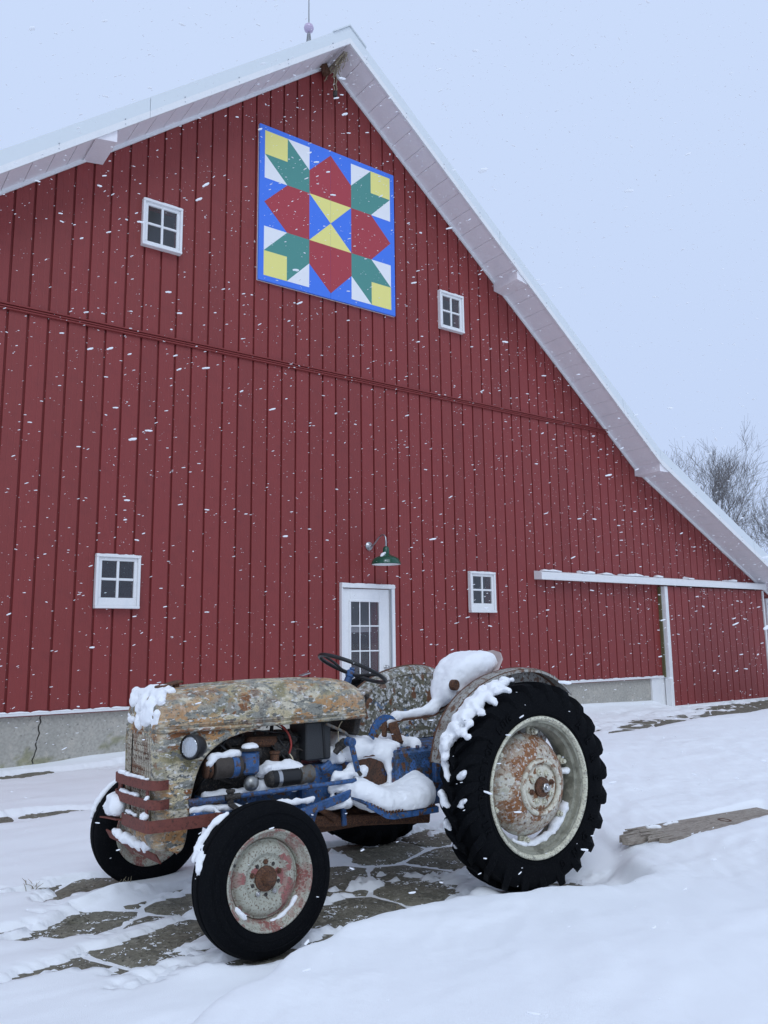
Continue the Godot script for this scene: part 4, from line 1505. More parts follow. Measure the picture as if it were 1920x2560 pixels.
func tractor_body():
	# bonnet
	put("bonnet", M.hood, func(st):
		var rings: Array = []
		for q in [[1.486, 0.185, 1.165], [1.492, 0.21, 1.195], [1.505, 0.228, 1.218], [1.53, 0.241, 1.238], [1.575, 0.248, 1.254], [1.65, 0.251, 1.263], [1.8, 0.253, 1.271], [2.0, 0.254, 1.279], [2.2, 0.255, 1.284], [2.45, 0.255, 1.283], [2.62, 0.253, 1.273], [2.69, 0.25, 1.26], [2.73, 0.242, 1.24], [2.755, 0.225, 1.21], [2.765, 0.19, 1.17]]:
			rings.append(hood_ring(q[0], q[1], q[2]))
		loft(st, rings))
	for s in [-1, 1]:
		put("bonnet_lip", M.hood, func(st):
			tube(st, curve(pts([[1.5, 1.058, Z0 + s * 0.236], [1.54, 1.057, Z0 + s * 0.251], [1.7, 1.056, Z0 + s * 0.258], [2.1, 1.056, Z0 + s * 0.26], [2.5, 1.056, Z0 + s * 0.26], [2.74, 1.062, Z0 + s * 0.245]]), 4), 0.0105, 8)
			tube(st, curve(pts([[1.54, 1.083, Z0 + s * 0.25], [1.7, 1.082, Z0 + s * 0.254], [2.1, 1.082, Z0 + s * 0.256], [2.5, 1.082, Z0 + s * 0.256], [2.73, 1.086, Z0 + s * 0.242]]), 4), 0.005, 6))
		# side cheek with its arch
		put("side_cheek", M.hood, func(st):
			var poly := PackedVector2Array()
			for q in [[1.545, 1.046], [1.545, 0.53], [1.57, 0.483], [1.605, 0.467], [1.636, 0.492], [1.652, 0.56], [1.662, 0.65], [1.668, 0.72], [1.676, 0.775], [1.69, 0.822], [1.711, 0.869], [1.74, 0.912], [1.777, 0.95], [1.83, 0.985], [1.891, 1.01], [1.97, 1.03], [2.08, 1.046]]:
				poly.append(Vector2(q[0], q[1]))
			extrude(st, poly, Z0 + s * 0.24 - 0.007, Z0 + s * 0.24 + 0.007)
			tube(st, curve(pts([[1.605, 0.467, Z0 + s * 0.238], [1.636, 0.492, Z0 + s * 0.238], [1.654, 0.57, Z0 + s * 0.238], [1.668, 0.72, Z0 + s * 0.238], [1.711, 0.869, Z0 + s * 0.238], [1.777, 0.95, Z0 + s * 0.238], [1.891, 1.01, Z0 + s * 0.238], [2.06, 1.042, Z0 + s * 0.238]]), 4), 0.0085, 8))
		put("grille_corner", M.hood, func(st):
			var grid: Array = []
			for i in 12:
				var y := lerpf(0.5, 1.044, i / 11.0)
				var row := PackedVector3Array()
				var pull := 0.02 * pow(1.0 - i / 11.0, 3.0)
				for q in [[1.556, 0.2475], [1.53, 0.245], [1.51, 0.234], [1.497, 0.216], [1.489, 0.195], [1.486, 0.178]]:
					row.append(Vector3(q[0] + pull, y, Z0 + s * (q[1] - pull * 0.5)))
				grid.append(row)
			sheet(st, grid, 0.01))
	for i in 15:
		if i == 3:
			continue
		put("grille_bar", M.grille, func(st):
			var z := Z0 - 0.171 + i * 0.0243
			var k := 0.004 * (1.0 - pow((z - Z0) / 0.18, 2.0))
			tube(st, pts([[1.494 - k, 0.545, z], [1.488 - k, 0.6, z], [1.486 - k, 0.8, z], [1.487 - k, 1.03, z]]), 0.0056, 7))
	put("grille_header", M.hood, func(st): box(st, Vector3(1.495, 1.035, Z0), Vector3(0.03, 0.03, 0.37), 0.008))
	put("grille_foot", M.hood, func(st):
		var rings: Array = []
		for q in [[0.565, 0.188, 1.484], [0.545, 0.19, 1.482], [0.52, 0.192, 1.488], [0.495, 0.19, 1.502], [0.478, 0.18, 1.525], [0.472, 0.165, 1.545]]:
			var r := PackedVector3Array()
			for e in [[1.62, 1.0], [q[2] + 0.03, 1.0], [q[2] + 0.01, 0.94], [q[2], 0.8], [q[2] - 0.003, 0.0], [q[2], -0.8], [q[2] + 0.01, -0.94], [q[2] + 0.03, -1.0], [1.62, -1.0]]:
				r.append(Vector3(e[0], q[0], Z0 + e[1] * q[1] * 1.23))
			rings.append(r)
		loft(st, rings))
	put("radiator", M.iron, func(st): box(st, Vector3(1.565, 0.8, Z0), Vector3(0.08, 0.46, 0.44), 0.006))
	put("bonnet_latch", M.rust, func(st):
		box(st, Vector3(1.62, 1.277, Z0 + 0.04), Vector3(0.13, 0.012, 0.09), 0.004, Basis(Vector3(0, 0, 1), 0.22))
		box(st, Vector3(1.655, 1.272, Z0 + 0.05), Vector3(0.03, 0.03, 0.03), 0.004))
	put("fuel_flap", M.galv, func(st): box(st, Vector3(2.46, 1.3, Z0 + 0.02), Vector3(0.06, 0.006, 0.05), 0.002, Basis(Vector3(0, 0, 1), 0.25)))
	# headlamp
	var lamp := sub("headlamp", tractor)
	var ax := along(Vector3(1.712, 0.973, 5.965), Vector3(1.635, 0.977, 6.003))
	put("shell", M.black, func(st): lathe(st, [V2([[0, -0.01], [0.03, -0.006], [0.05, 0.012], [0.06, 0.04], [0.0625, 0.07]]), V2([[0.0625, 0.07], [0.062, 0.086], [0.054, 0.087]]), V2([[0.054, 0.087], [0.05, 0.07], [0.0, 0.06]])], ax, 36), lamp)
	put("lens", M.lens, func(st): lathe(st, [V2([[0, 0.094], [0.025, 0.0925], [0.045, 0.088], [0.053, 0.083], [0.05, 0.074], [0, 0.074]])], ax, 36), lamp)
	for k in 9:
		put("lens_flute", M.lens, func(st):
			var u := -0.04 + k * 0.01
			var hh := sqrt(maxf(0.0, 0.05 * 0.05 - u * u)) * 0.94
			tube(st, PackedVector3Array([ax * Vector3(u, -hh, 0.0865), ax * Vector3(u, 0, 0.0935 - u * u * 4.0), ax * Vector3(u, hh, 0.0865)]), 0.0032, 6), lamp)
	put("lamp_bracket", M.iron, func(st): bar(st, Vector3(1.7, 0.97, 5.965), Vector3(1.72, 0.965, 5.93), 0.03, 0.03, 0.004))
	# bumper guard
	put("guard_bar", M.primer, func(st): ribbon(st, curve(pts([[1.55, 0.8, 5.955], [1.5, 0.802, 5.97], [1.468, 0.803, 5.945], [1.458, 0.798, 5.86], [1.452, 0.79, 5.65], [1.458, 0.783, 5.44], [1.49, 0.783, 5.4], [1.56, 0.785, 5.42]]), 4), 0.046, 0.007))
	put("guard_bar", M.primer, func(st): ribbon(st, curve(pts([[1.555, 0.708, 5.955], [1.505, 0.71, 5.972], [1.47, 0.711, 5.945], [1.459, 0.708, 5.86], [1.452, 0.7, 5.65], [1.458, 0.693, 5.44], [1.49, 0.693, 5.4], [1.56, 0.695, 5.42]]), 4), 0.046, 0.007))
	put("guard_bar", M.primer, func(st): ribbon(st, pts([[1.79, 0.628, 6.065], [1.7, 0.627, 6.06], [1.6, 0.622, 6.03], [1.5, 0.617, 5.997], [1.455, 0.613, 5.975], [1.445, 0.612, 5.95], [1.448, 0.602, 5.8], [1.455, 0.59, 5.6], [1.46, 0.587, 5.55]]), 0.058, 0.009))
	put("guard_upright", M.primer, func(st): bar(st, Vector3(1.466, 0.6, 5.89), Vector3(1.47, 0.815, 5.89), 0.034, 0.007, 0.001, Vector3.RIGHT))
	put("guard_upright", M.primer, func(st): bar(st, Vector3(1.468, 0.6, 5.47), Vector3(1.472, 0.8, 5.47), 0.05, 0.008, 0.001, Vector3.RIGHT))
	put("guard_bracket", M.primer, func(st): bar(st, Vector3(1.76, 0.628, 6.055), Vector3(1.86, 0.6, 5.98), 0.012, 0.06, 0.002))
	put("bent_strip", M.primer, func(st): ribbon(st, pts([[1.425, 0.497, 5.44], [1.44, 0.49, 5.5], [1.475, 0.468, 5.63], [1.5, 0.452, 5.73], [1.54, 0.435, 5.88]]), 0.05, 0.007, Vector3(-0.5, 0.9, 0.0)))
	put("bent_strip", M.primer, func(st): ribbon(st, pts([[1.43, 0.567, 5.36], [1.45, 0.572, 5.45], [1.455, 0.58, 5.55]]), 0.06, 0.007, Vector3(-1, 0.15, 0)))
	# steering
	var sw := sub("steering_wheel", tractor)
	var n := Vector3(sin(0.42), cos(0.42), 0.04).normalized()
	var c := Vector3(2.812, 1.322, Z0)
	var e1 := n.cross(Vector3(0, 0, 1)).normalized()
	var e2 := n.cross(e1)
	put("rim", M.black, func(st):
		var p := PackedVector3Array()
		for i in 48:
			p.append(c + (e1 * cos(TAU * i / 48.0) + e2 * sin(TAU * i / 48.0)) * 0.218)
		tube(st, p, 0.0125, 10, true), sw)
	for k in 3:
		put("spoke", M.black, func(st):
			var d := e1 * cos(TAU * (k + 0.42) / 3.0) + e2 * sin(TAU * (k + 0.42) / 3.0)
			tube(st, curve(PackedVector3Array([c - n * 0.035, c + d * 0.06 - n * 0.032, c + d * 0.13 - n * 0.012, c + d * 0.217]), 4), 0.0085, 8), sw)
	put("hub", M.blue, func(st):
		cyl(st, c - n * 0.06, c - n * 0.012, 0.028, 0.008, 18)
		cyl(st, c - n * 0.012, c + n * 0.008, 0.017, 0.006, 14), sw)
	put("steering_column", M.blue, func(st): tube(st, PackedVector3Array([c - n * 0.05, c - n * 0.12, c - n * 0.32]), [0.022, 0.026, 0.03], 14))
	put("dashboard", M.iron, func(st): box(st, Vector3(2.735, 1.05, Z0), Vector3(0.04, 0.22, 0.4), 0.02, Basis(Vector3(0, 0, 1), -0.2)))
	put("gear_lever", M.iron, func(st):
		tube(st, pts([[2.8, 0.9, 5.74], [2.823, 1.06, 5.79], [2.85, 1.15, 5.8]]), 0.006, 8)
		lathe(st, [V2([[0, -0.018], [0.011, -0.014], [0.018, 0], [0.011, 0.014], [0, 0.018]])], Transform3D(Basis.IDENTITY, Vector3(2.851, 1.157, 5.8)), 16))

func ribbon(st: SurfaceTool, p: PackedVector3Array, h: float, th: float, up := Vector3.UP):
	# a flat strip bent along p, h high and th thick
	var rings: Array = []
	for i in p.size():
		var d := (p[mini(i + 1, p.size() - 1)] - p[maxi(i - 1, 0)]).normalized()
		var o := d.cross(up).normalized() * th * 0.5
		var u := up.normalized() * h * 0.5
		rings.append(PackedVector3Array([p[i] - u - o, p[i] - u + o, p[i] + u + o, p[i] + u - o]))
	loft(st, rings, false, false)

func tractor_engine():
	put("engine_block", M.iron, func(st):
		box(st, Vector3(2.08, 0.81, 5.69), Vector3(0.62, 0.24, 0.26), 0.012)
		for k in 5:
			box(st, Vector3(1.86 + k * 0.115, 0.84, 5.825), Vector3(0.06, 0.1, 0.02), 0.006))
	put("cylinder_head", M.iron, func(st):
		box(st, Vector3(2.08, 0.955, 5.69), Vector3(0.6, 0.05, 0.24), 0.01)
		for k in 8:
			cyl(st, Vector3(1.82 + k * 0.073, 0.975, 5.77), Vector3(1.82 + k * 0.073, 1.0, 5.77), 0.011, 0.002, 6))
	put("water_outlet", M.rust, func(st):
		cyl(st, Vector3(1.95, 0.97, 5.7), Vector3(1.95, 1.04, 5.7), 0.032, 0.006, 16)
		cyl(st, Vector3(1.95, 1.0, 5.7), Vector3(2.0, 1.015, 5.73), 0.014, 0.003, 10))
	for k in 3:
		put("spark_plug", M.black, func(st): tube(st, pts([[1.85 + k * 0.19, 0.97, 5.74], [1.855 + k * 0.19, 1.02, 5.74], [1.865 + k * 0.19, 1.045, 5.73]]), [0.012, 0.011, 0.004], 8))
	put("manifold", M.rust, func(st): bar(st, Vector3(2.03, 0.955, 5.83), Vector3(2.22, 0.945, 5.83), 0.05, 0.055, 0.012))
	put("oil_pan", M.blue_worn, func(st):
		box(st, Vector3(2.1, 0.62, 5.69), Vector3(0.68, 0.16, 0.26), 0.03)
		box(st, Vector3(2.1, 0.695, 5.7), Vector3(0.7, 0.014, 0.32), 0.003))
	# generator
	var g := sub("generator", tractor)
	put("case", M.iron_brown, func(st): cyl(st, Vector3(1.8, 0.85, 5.92), Vector3(1.955, 0.85, 5.92), 0.057, 0.006, 32), g)
	put("band", M.blue, func(st): lathe(st, [V2([[0.055, 0.095], [0.0595, 0.096]]), V2([[0.0595, 0.096], [0.0595, 0.13]]), V2([[0.0595, 0.13], [0.055, 0.131], [0.055, 0.095]])], along(Vector3(1.8, 0.85, 5.92), Vector3(1.955, 0.85, 5.92)), 32), g)
	put("end_plate", M.iron, func(st): cyl(st, Vector3(1.955, 0.85, 5.92), Vector3(1.97, 0.85, 5.92), 0.059, 0.004, 32), g)
	put("pulley", M.rust, func(st): lathe(st, [V2([[0, 0], [0.045, 0], [0.05, 0.006], [0.034, 0.016], [0.05, 0.026], [0.045, 0.032], [0, 0.032]])], along(Vector3(1.755, 0.85, 5.92), Vector3(1.8, 0.85, 5.92)), 28), g)
	put("fan_belt", M.black, func(st):
		bar(st, Vector3(1.77, 0.85, 5.965), Vector3(1.74, 0.69, 5.78), 0.012, 0.012, 0.002)
		bar(st, Vector3(1.77, 0.885, 5.9), Vector3(1.74, 0.95, 5.72), 0.012, 0.012, 0.002))
	put("generator_bracket", M.iron, func(st): bar(st, Vector3(1.84, 0.8, 5.9), Vector3(1.95, 0.745, 5.84), 0.03, 0.02, 0.004))
	var o := sub("oil_filter", tractor)
	put("canister", M.blue, func(st): cyl(st, Vector3(1.998, 0.805, 5.945), Vector3(1.998, 0.925, 5.945), 0.05, 0.012, 30), o)
	put("lid", M.iron, func(st): lathe(st, [V2([[0, 0], [0.054, 0], [0.055, 0.008]]), V2([[0.055, 0.008], [0.03, 0.018], [0, 0.02]])], along(Vector3(1.998, 0.925, 5.945), Vector3(1.998, 1.0, 5.945)), 30), o)
	var stm := sub("starter_motor", tractor)
	put("case", M.black, func(st): cyl(st, Vector3(2.12, 0.768, 5.95), Vector3(2.285, 0.768, 5.95), 0.047, 0.003, 32), stm)
	put("band", M.galv, func(st): lathe(st, [V2([[0.046, 0.03], [0.0485, 0.03]]), V2([[0.0485, 0.03], [0.0485, 0.052]]), V2([[0.0485, 0.052], [0.046, 0.052], [0.046, 0.03]])], along(Vector3(2.12, 0.768, 5.95), Vector3(2.285, 0.768, 5.95)), 32), stm)
	put("end_cap", M.iron, func(st): lathe(st, [V2([[0, 0], [0.022, 0.002], [0.04, 0.012], [0.046, 0.03]]), V2([[0.046, 0.03], [0, 0.03]])], along(Vector3(2.09, 0.768, 5.95), Vector3(2.285, 0.768, 5.95)), 28), stm)
	put("drive_housing", M.iron_grey, func(st): lathe(st, [V2([[0, 0], [0.049, 0]]), V2([[0.049, 0], [0.051, 0.02], [0.046, 0.06], [0.05, 0.09]]), V2([[0.05, 0.09], [0, 0.09]])], along(Vector3(2.285, 0.768, 5.95), Vector3(2.4, 0.768, 5.93)), 28), stm)
	put("horn", M.steel_dull, func(st):
		lathe(st, [V2([[0, -0.036], [0.02, -0.03], [0.036, -0.012], [0.041, 0.004], [0.036, 0.02], [0.02, 0.033], [0, 0.036]])], along(Vector3(1.985, 0.765, 5.99), Vector3(1.975, 0.763, 6.03)), 24)
		cyl(st, Vector3(2.0, 0.79, 5.99), Vector3(2.01, 0.802, 6.0), 0.008, 0.002, 8))
	put("oil_cap", M.rust, func(st):
		cyl(st, Vector3(2.18, 0.83, 5.88), Vector3(2.18, 0.885, 5.88), 0.025, 0.004, 16)
		cyl(st, Vector3(2.18, 0.885, 5.88), Vector3(2.18, 0.9, 5.88), 0.03, 0.004, 16))
	put("battery_box", M.box, func(st):
		box(st, Vector3(2.45, 0.935, 5.8), Vector3(0.165, 0.21, 0.2), 0.008)
		box(st, Vector3(2.45, 0.838, 5.8), Vector3(0.15, 0.02, 0.19), 0.008))
	put("battery_strap", M.black, func(st): bar(st, Vector3(2.475, 1.04, 5.903), Vector3(2.49, 0.84, 5.903), 0.006, 0.014, 0.001, Vector3.RIGHT))
	put("distributor_coil", M.iron, func(st):
		cyl(st, Vector3(2.29, 0.98, 5.8), Vector3(2.34, 0.93, 5.83), 0.03, 0.005, 16)
		box(st, Vector3(2.3, 0.87, 5.83), Vector3(0.08, 0.07, 0.05), 0.01))
	put("spark_lead", M.wire_red, func(st): tube(st, curve(pts([[2.23, 1.04, 5.84], [2.262, 0.99, 5.88], [2.275, 0.93, 5.895], [2.268, 0.88, 5.885]]), 5), 0.006, 6))
	put("pale_wire", M.wire_pale, func(st): tube(st, curve(pts([[2.268, 0.88, 5.885], [2.28, 0.855, 5.9], [2.283, 0.82, 5.91], [2.27, 0.79, 5.92]]), 5), 0.004, 6))
	put("pale_wire", M.wire_pale, func(st): tube(st, curve(pts([[2.62, 1.03, 5.88], [2.585, 1.0, 5.9], [2.57, 0.94, 5.92], [2.59, 0.86, 5.93]]), 5), 0.003, 6))
	put("fuel_line", M.black, func(st): tube(st, curve(pts([[1.98, 1.035, 5.84], [1.9, 0.98, 5.86], [1.86, 0.93, 5.87], [1.84, 0.91, 5.88]]), 5), 0.006, 6))
	put("throttle_rod", M.iron_grey, func(st): tube(st, curve(pts([[2.48, 1.03, 5.93], [2.55, 0.995, 5.95], [2.6, 0.965, 5.96], [2.62, 0.93, 5.95]]), 5), 0.009, 8))
	put("throttle_governor", M.iron, func(st):
		cyl(st, Vector3(2.575, 0.885, 5.9), Vector3(2.6, 0.925, 5.95), 0.026, 0.005, 14)
		cyl(st, Vector3(2.545, 0.86, 5.92), Vector3(2.575, 0.9, 5.93), 0.018, 0.004, 12))
	put("starter_switch", M.blue, func(st): box(st, Vector3(2.465, 0.8, 5.95), Vector3(0.075, 0.035, 0.03), 0.006, Basis(Vector3(0, 0, 1), 0.5)))
	for q in [[1.9, 1.02, 5.82], [2.12, 1.03, 5.8], [2.16, 1.02, 5.82]]:
		put("ignition_lead", M.black, func(st): tube(st, curve(pts([q, [q[0] + 0.02, q[1] + 0.02, q[2]], [q[0] + 0.08, q[1] + 0.01, q[2] + 0.03], [2.3, 0.98, 5.83]]), 4), 0.004, 5))
	var rg := RandomNumberGenerator.new()
	rg.seed = 31
	for k in 9:
		put("hose", M.black if k % 3 else M.iron_brown, func(st):
			var a := Vector3(rg.randf_range(1.75, 2.3), rg.randf_range(0.9, 1.03), rg.randf_range(5.72, 5.86))
			var b := Vector3(a.x + rg.randf_range(0.05, 0.3), rg.randf_range(0.75, 0.98), rg.randf_range(5.8, 5.9))
			tube(st, curve(PackedVector3Array([a, a.lerp(b, 0.35) + Vector3(0, rg.randf_range(-0.06, 0.05), 0.04), a.lerp(b, 0.7) + Vector3(0, rg.randf_range(-0.06, 0.04), 0.03), b]), 4), rg.randf_range(0.004, 0.011), 6))
	put("carburettor", M.iron, func(st):
		cyl(st, Vector3(2.3, 0.7, 5.84), Vector3(2.3, 0.8, 5.84), 0.04, 0.008, 18)
		box(st, Vector3(2.24, 0.9, 5.84), Vector3(0.1, 0.09, 0.06), 0.015)
		box(st, Vector3(2.06, 0.89, 5.845), Vector3(0.12, 0.06, 0.04), 0.012))
	put("radiator_hose", M.black, func(st): tube(st, curve(pts([[1.6, 0.99, 5.72], [1.72, 1.0, 5.72], [1.82, 1.0, 5.71], [1.93, 1.02, 5.7]]), 4), 0.026, 12))
	put("fan_blade", M.iron_brown, func(st):
		for q in 4:
			var an := TAU * q / 4.0 + 0.4
			bar(st, Vector3(1.69, 0.86, Z0), Vector3(1.7, 0.86 + 0.15 * sin(an), Z0 + 0.15 * cos(an)), 0.05, 0.006, 0.002, Vector3(0.8, 0.2, 0.5)))
	# bell housing
	put("bell_housing", M.blue, func(st):
		var rings: Array = []
		for q in [[2.36, 0.17, 0.555, 0.79], [2.42, 0.195, 0.55, 0.8], [2.5, 0.2, 0.55, 0.8], [2.62, 0.19, 0.56, 0.82]]:
			var r := PackedVector3Array()
			for e in [[-1, 0.1], [-0.8, 0.0], [0.8, 0.0], [1, 0.1], [1, 0.85], [0.8, 1.0], [-0.8, 1.0], [-1, 0.85]]:
				r.append(Vector3(q[0], lerpf(q[2], q[3], e[1]), Z0 + e[0] * q[1]))
			rings.append(r)
		loft(st, rings, false, false))
	# steering links and axle
	put("drag_link", M.blue, func(st): tube(st, pts([[1.905, 0.715, 6.02], [2.1, 0.716, 6.022], [2.62, 0.717, 6.02]]), 0.0125, 12))
	put("link_end", M.iron, func(st):
		tube(st, pts([[1.83, 0.712, 6.01], [1.91, 0.715, 6.02]]), 0.016, 10)
		cyl(st, Vector3(1.86, 0.68, 6.01), Vector3(1.86, 0.735, 6.01), 0.018, 0.004, 14)
		cyl(st, Vector3(1.86, 0.735, 6.01), Vector3(1.86, 0.75, 6.01), 0.024, 0.004, 14))
	put("radius_rod", M.blue, func(st): bar(st, Vector3(1.92, 0.545, 6.12), Vector3(2.62, 0.657, 6.03), 0.018, 0.05, 0.006))
	put("tie_rod", M.blue_worn, func(st): tube(st, pts([[1.66, 0.7, 5.95], [1.78, 0.705, 5.98], [1.83, 0.71, 6.01]]), 0.018, 10))
	put("front_axle", M.blue_worn, func(st):
		box(st, Vector3(1.88, 0.55, Z0), Vector3(0.07, 0.08, 0.86), 0.01)
		for s in [-1, 1]:
			bar(st, Vector3(1.88, 0.55, Z0 + s * 0.4), Vector3(1.88, 0.5, Z0 + s * 0.57), 0.06, 0.07, 0.01))
	for s in [-1, 1]:
		put("king_pin", M.iron, func(st):
			cyl(st, Vector3(1.885, 0.35, Z0 + s * 0.585), Vector3(1.885, 0.6, Z0 + s * 0.575), 0.03, 0.006, 16)
			cyl(st, Vector3(1.88, 0.4, Z0 + s * 0.58), Vector3(1.876, 0.4, Z0 + s * 0.66), 0.032, 0.006, 16))
	put("axle_support", M.blue_worn, func(st):
		box(st, Vector3(1.8, 0.63, Z0), Vector3(0.22, 0.12, 0.3), 0.02)
		bar(st, Vector3(1.66, 0.63, 5.97), Vector3(2.0, 0.62, 6.02), 0.03, 0.05, 0.006))
	put("steering_arm", M.iron, func(st): bar(st, Vector3(1.86, 0.68, 6.01), Vector3(1.9, 0.61, 6.25), 0.03, 0.018, 0.004))

func tractor_rear():
	put("gearbox", M.gearbox, func(st):
		box(st, Vector3(2.78, 0.69, Z0), Vector3(0.35, 0.28, 0.4), 0.018)
		box(st, Vector3(2.78, 0.825, Z0), Vector3(0.35, 0.014, 0.43), 0.003)
		for k in 3:
			cyl(st, Vector3(2.66 + k * 0.1, 0.83, Z0 + 0.205), Vector3(2.66 + k * 0.1, 0.842, Z0 + 0.205), 0.01, 0.002, 6))
	put("gearbox_rib", M.blue_worn, func(st): tube(st, curve(pts([[2.91, 0.84, 5.905], [2.935, 0.8, 5.925], [2.945, 0.7, 5.925], [2.945, 0.58, 5.92]]), 4), 0.014, 8))
	put("axle_housing", M.blue_worn, func(st):
		box(st, Vector3(3.1, 0.68, Z0), Vector3(0.3, 0.32, 0.5), 0.02)
		box(st, Vector3(3.42, 0.66, Z0), Vector3(0.38, 0.36, 0.42), 0.05)
		for k in 4:
			cyl(st, Vector3(2.99 + k * 0.07, 0.84, Z0 + 0.235), Vector3(2.99 + k * 0.07, 0.858, Z0 + 0.235), 0.012, 0.002, 6))
	for s in [-1, 1]:
		put("axle_trumpet", M.blue_worn, func(st):
			lathe(st, [V2([[0, 0], [0.15, 0]]), V2([[0.15, 0], [0.13, 0.06], [0.095, 0.2], [0.08, 0.38], [0.1, 0.4]]), V2([[0.1, 0.4], [0.1, 0.43], [0, 0.43]])], along(Vector3(3.51, 0.657, Z0 + s * 0.2), Vector3(3.52, 0.657, Z0 + s * 0.7)), 32))
		put("brake_drum", M.blue_worn, func(st): cyl(st, Vector3(3.52, 0.657, Z0 + s * 0.57), Vector3(3.52, 0.657, Z0 + s * 0.69), 0.17, 0.012, 40))
	put("brake_plate", M.blue, func(st): box(st, Vector3(3.23, 0.74, 6.0), Vector3(0.06, 0.2, 0.04), 0.006))
	put("belly_pan", M.rust, func(st):
		box(st, Vector3(2.72, 0.47, Z0), Vector3(0.75, 0.1, 0.34), 0.03)
		bar(st, Vector3(2.42, 0.5, 5.9), Vector3(3.2, 0.43, 5.95), 0.03, 0.06, 0.008))
	put("exhaust_pipe", M.rust, func(st): lathe(st, [V2([[0.014, 0], [0.021, 0]]), V2([[0.021, 0], [0.021, 0.24]]), V2([[0.021, 0.24], [0.014, 0.24]]), V2([[0.014, 0.24], [0.014, 0]])], along(Vector3(2.535, 0.508, 5.95), Vector3(2.42, 0.6, 5.85)), 18))
	put("frame_strut", M.blue, func(st): bar(st, Vector3(2.585, 0.6, 5.94), Vector3(2.6, 0.46, 5.93), 0.02, 0.03, 0.004, Vector3.RIGHT))
	put("frame_strut", M.blue, func(st): bar(st, Vector3(2.37, 0.6, 6.0), Vector3(2.33, 0.45, 5.97), 0.02, 0.04, 0.004, Vector3.RIGHT))
	# footboard with its toothed edge
	var fb := sub("footboard", tractor)
	put("plate", M.blue_worn, func(st):
		ribbon(st, pts([[2.57, 0.632, 6.0], [2.62, 0.606, 6.0], [2.735, 0.543, 6.0], [2.78, 0.535, 6.0], [3.1, 0.535, 6.0]]), 0.31, 0.012, Vector3(0, 0, 1)), fb)
	put("edge", M.blue, func(st): ribbon(st, pts([[2.6, 0.61, 6.16], [2.73, 0.535, 6.16], [2.78, 0.524, 6.16], [3.1, 0.522, 6.16]]), 0.032, 0.01), fb)
	for k in 22:
		var x := 2.63 + k * 0.021
		var y := lerpf(0.61, 0.548, clampf((x - 2.62) / 0.12, 0.0, 1.0))
		put("grip_tooth", M.rust, func(st): box(st, Vector3(x, y + 0.001, 6.158), Vector3(0.008, 0.016, 0.018), 0.002), fb)
	put("lever", M.blue, func(st):
		bar(st, Vector3(2.603, 0.925, 6.0), Vector3(2.648, 0.76, 6.0), 0.014, 0.034, 0.004, Vector3.RIGHT)
		cyl(st, Vector3(2.603, 0.925, 5.96), Vector3(2.603, 0.925, 6.02), 0.026, 0.005, 18))
	put("lever_foot", M.iron, func(st): bar(st, Vector3(2.645, 0.765, 6.0), Vector3(2.67, 0.735, 6.0), 0.02, 0.02, 0.004))
	put("pedal_arm", M.blue, func(st): ribbon(st, curve(pts([[2.79, 0.93, 5.93], [2.81, 0.975, 5.93], [2.85, 1.02, 5.93], [2.905, 1.04, 5.93], [2.96, 1.03, 5.93]]), 5), 0.045, 0.014, Vector3(-0.75, 0.65, 0.0)))
	# seat on its spring
	put("seat_spring", M.rust, func(st): ribbon(st, curve(pts([[3.07, 0.93, Z0], [3.1, 0.972, Z0], [3.18, 0.99, Z0], [3.4, 1.0, Z0], [3.5, 1.03, Z0], [3.57, 1.08, Z0], [3.62, 1.15, Z0]]), 4), 0.06, 0.012, Vector3(0, 0, 1)))
	put("seat_bracket", M.rust, func(st):
		bar(st, Vector3(3.07, 0.985, 5.76), Vector3(3.1, 0.86, 5.78), 0.05, 0.06, 0.006)
		bar(st, Vector3(3.1, 0.87, 5.78), Vector3(3.15, 0.855, 5.8), 0.04, 0.02, 0.004)
		bar(st, Vector3(3.04, 0.99, 5.72), Vector3(3.02, 0.9, 5.74), 0.03, 0.04, 0.006))
	put("seat_pan", M.seat, func(st):
		var grid: Array = []
		for i in 13:
			var row := PackedVector3Array()
			for j in 17:
				var r := i / 12.0
				var a := TAU * j / 16.0
				var u := cos(a) * r
				var v := sin(a) * r
				var lift := 0.11 * pow(maxf(0.0, u), 1.6) * r + 0.06 * absf(v) * absf(v) + 0.02 * r * r
				row.append(Vector3(3.745 + u * (0.265 if u > 0 else 0.25), 1.155 + lift + 0.26 * u * 0.25 + (0.06 if u > 0 else 0.0) * u, Z0 + v * 0.24))
			grid.append(row)
		sheet(st, grid, 0.012))
	put("seat_hinge", M.rust, func(st): cyl(st, Vector3(3.505, 1.2, 5.83), Vector3(3.51, 1.2, 5.87), 0.035, 0.004, 18))
	put("seat_handle", M.iron, func(st): tube(st, curve(pts([[3.47, 1.02, 5.74], [3.55, 1.065, 5.78], [3.585, 1.1, 5.8], [3.58, 1.125, 5.8]]), 4), 0.01, 8))
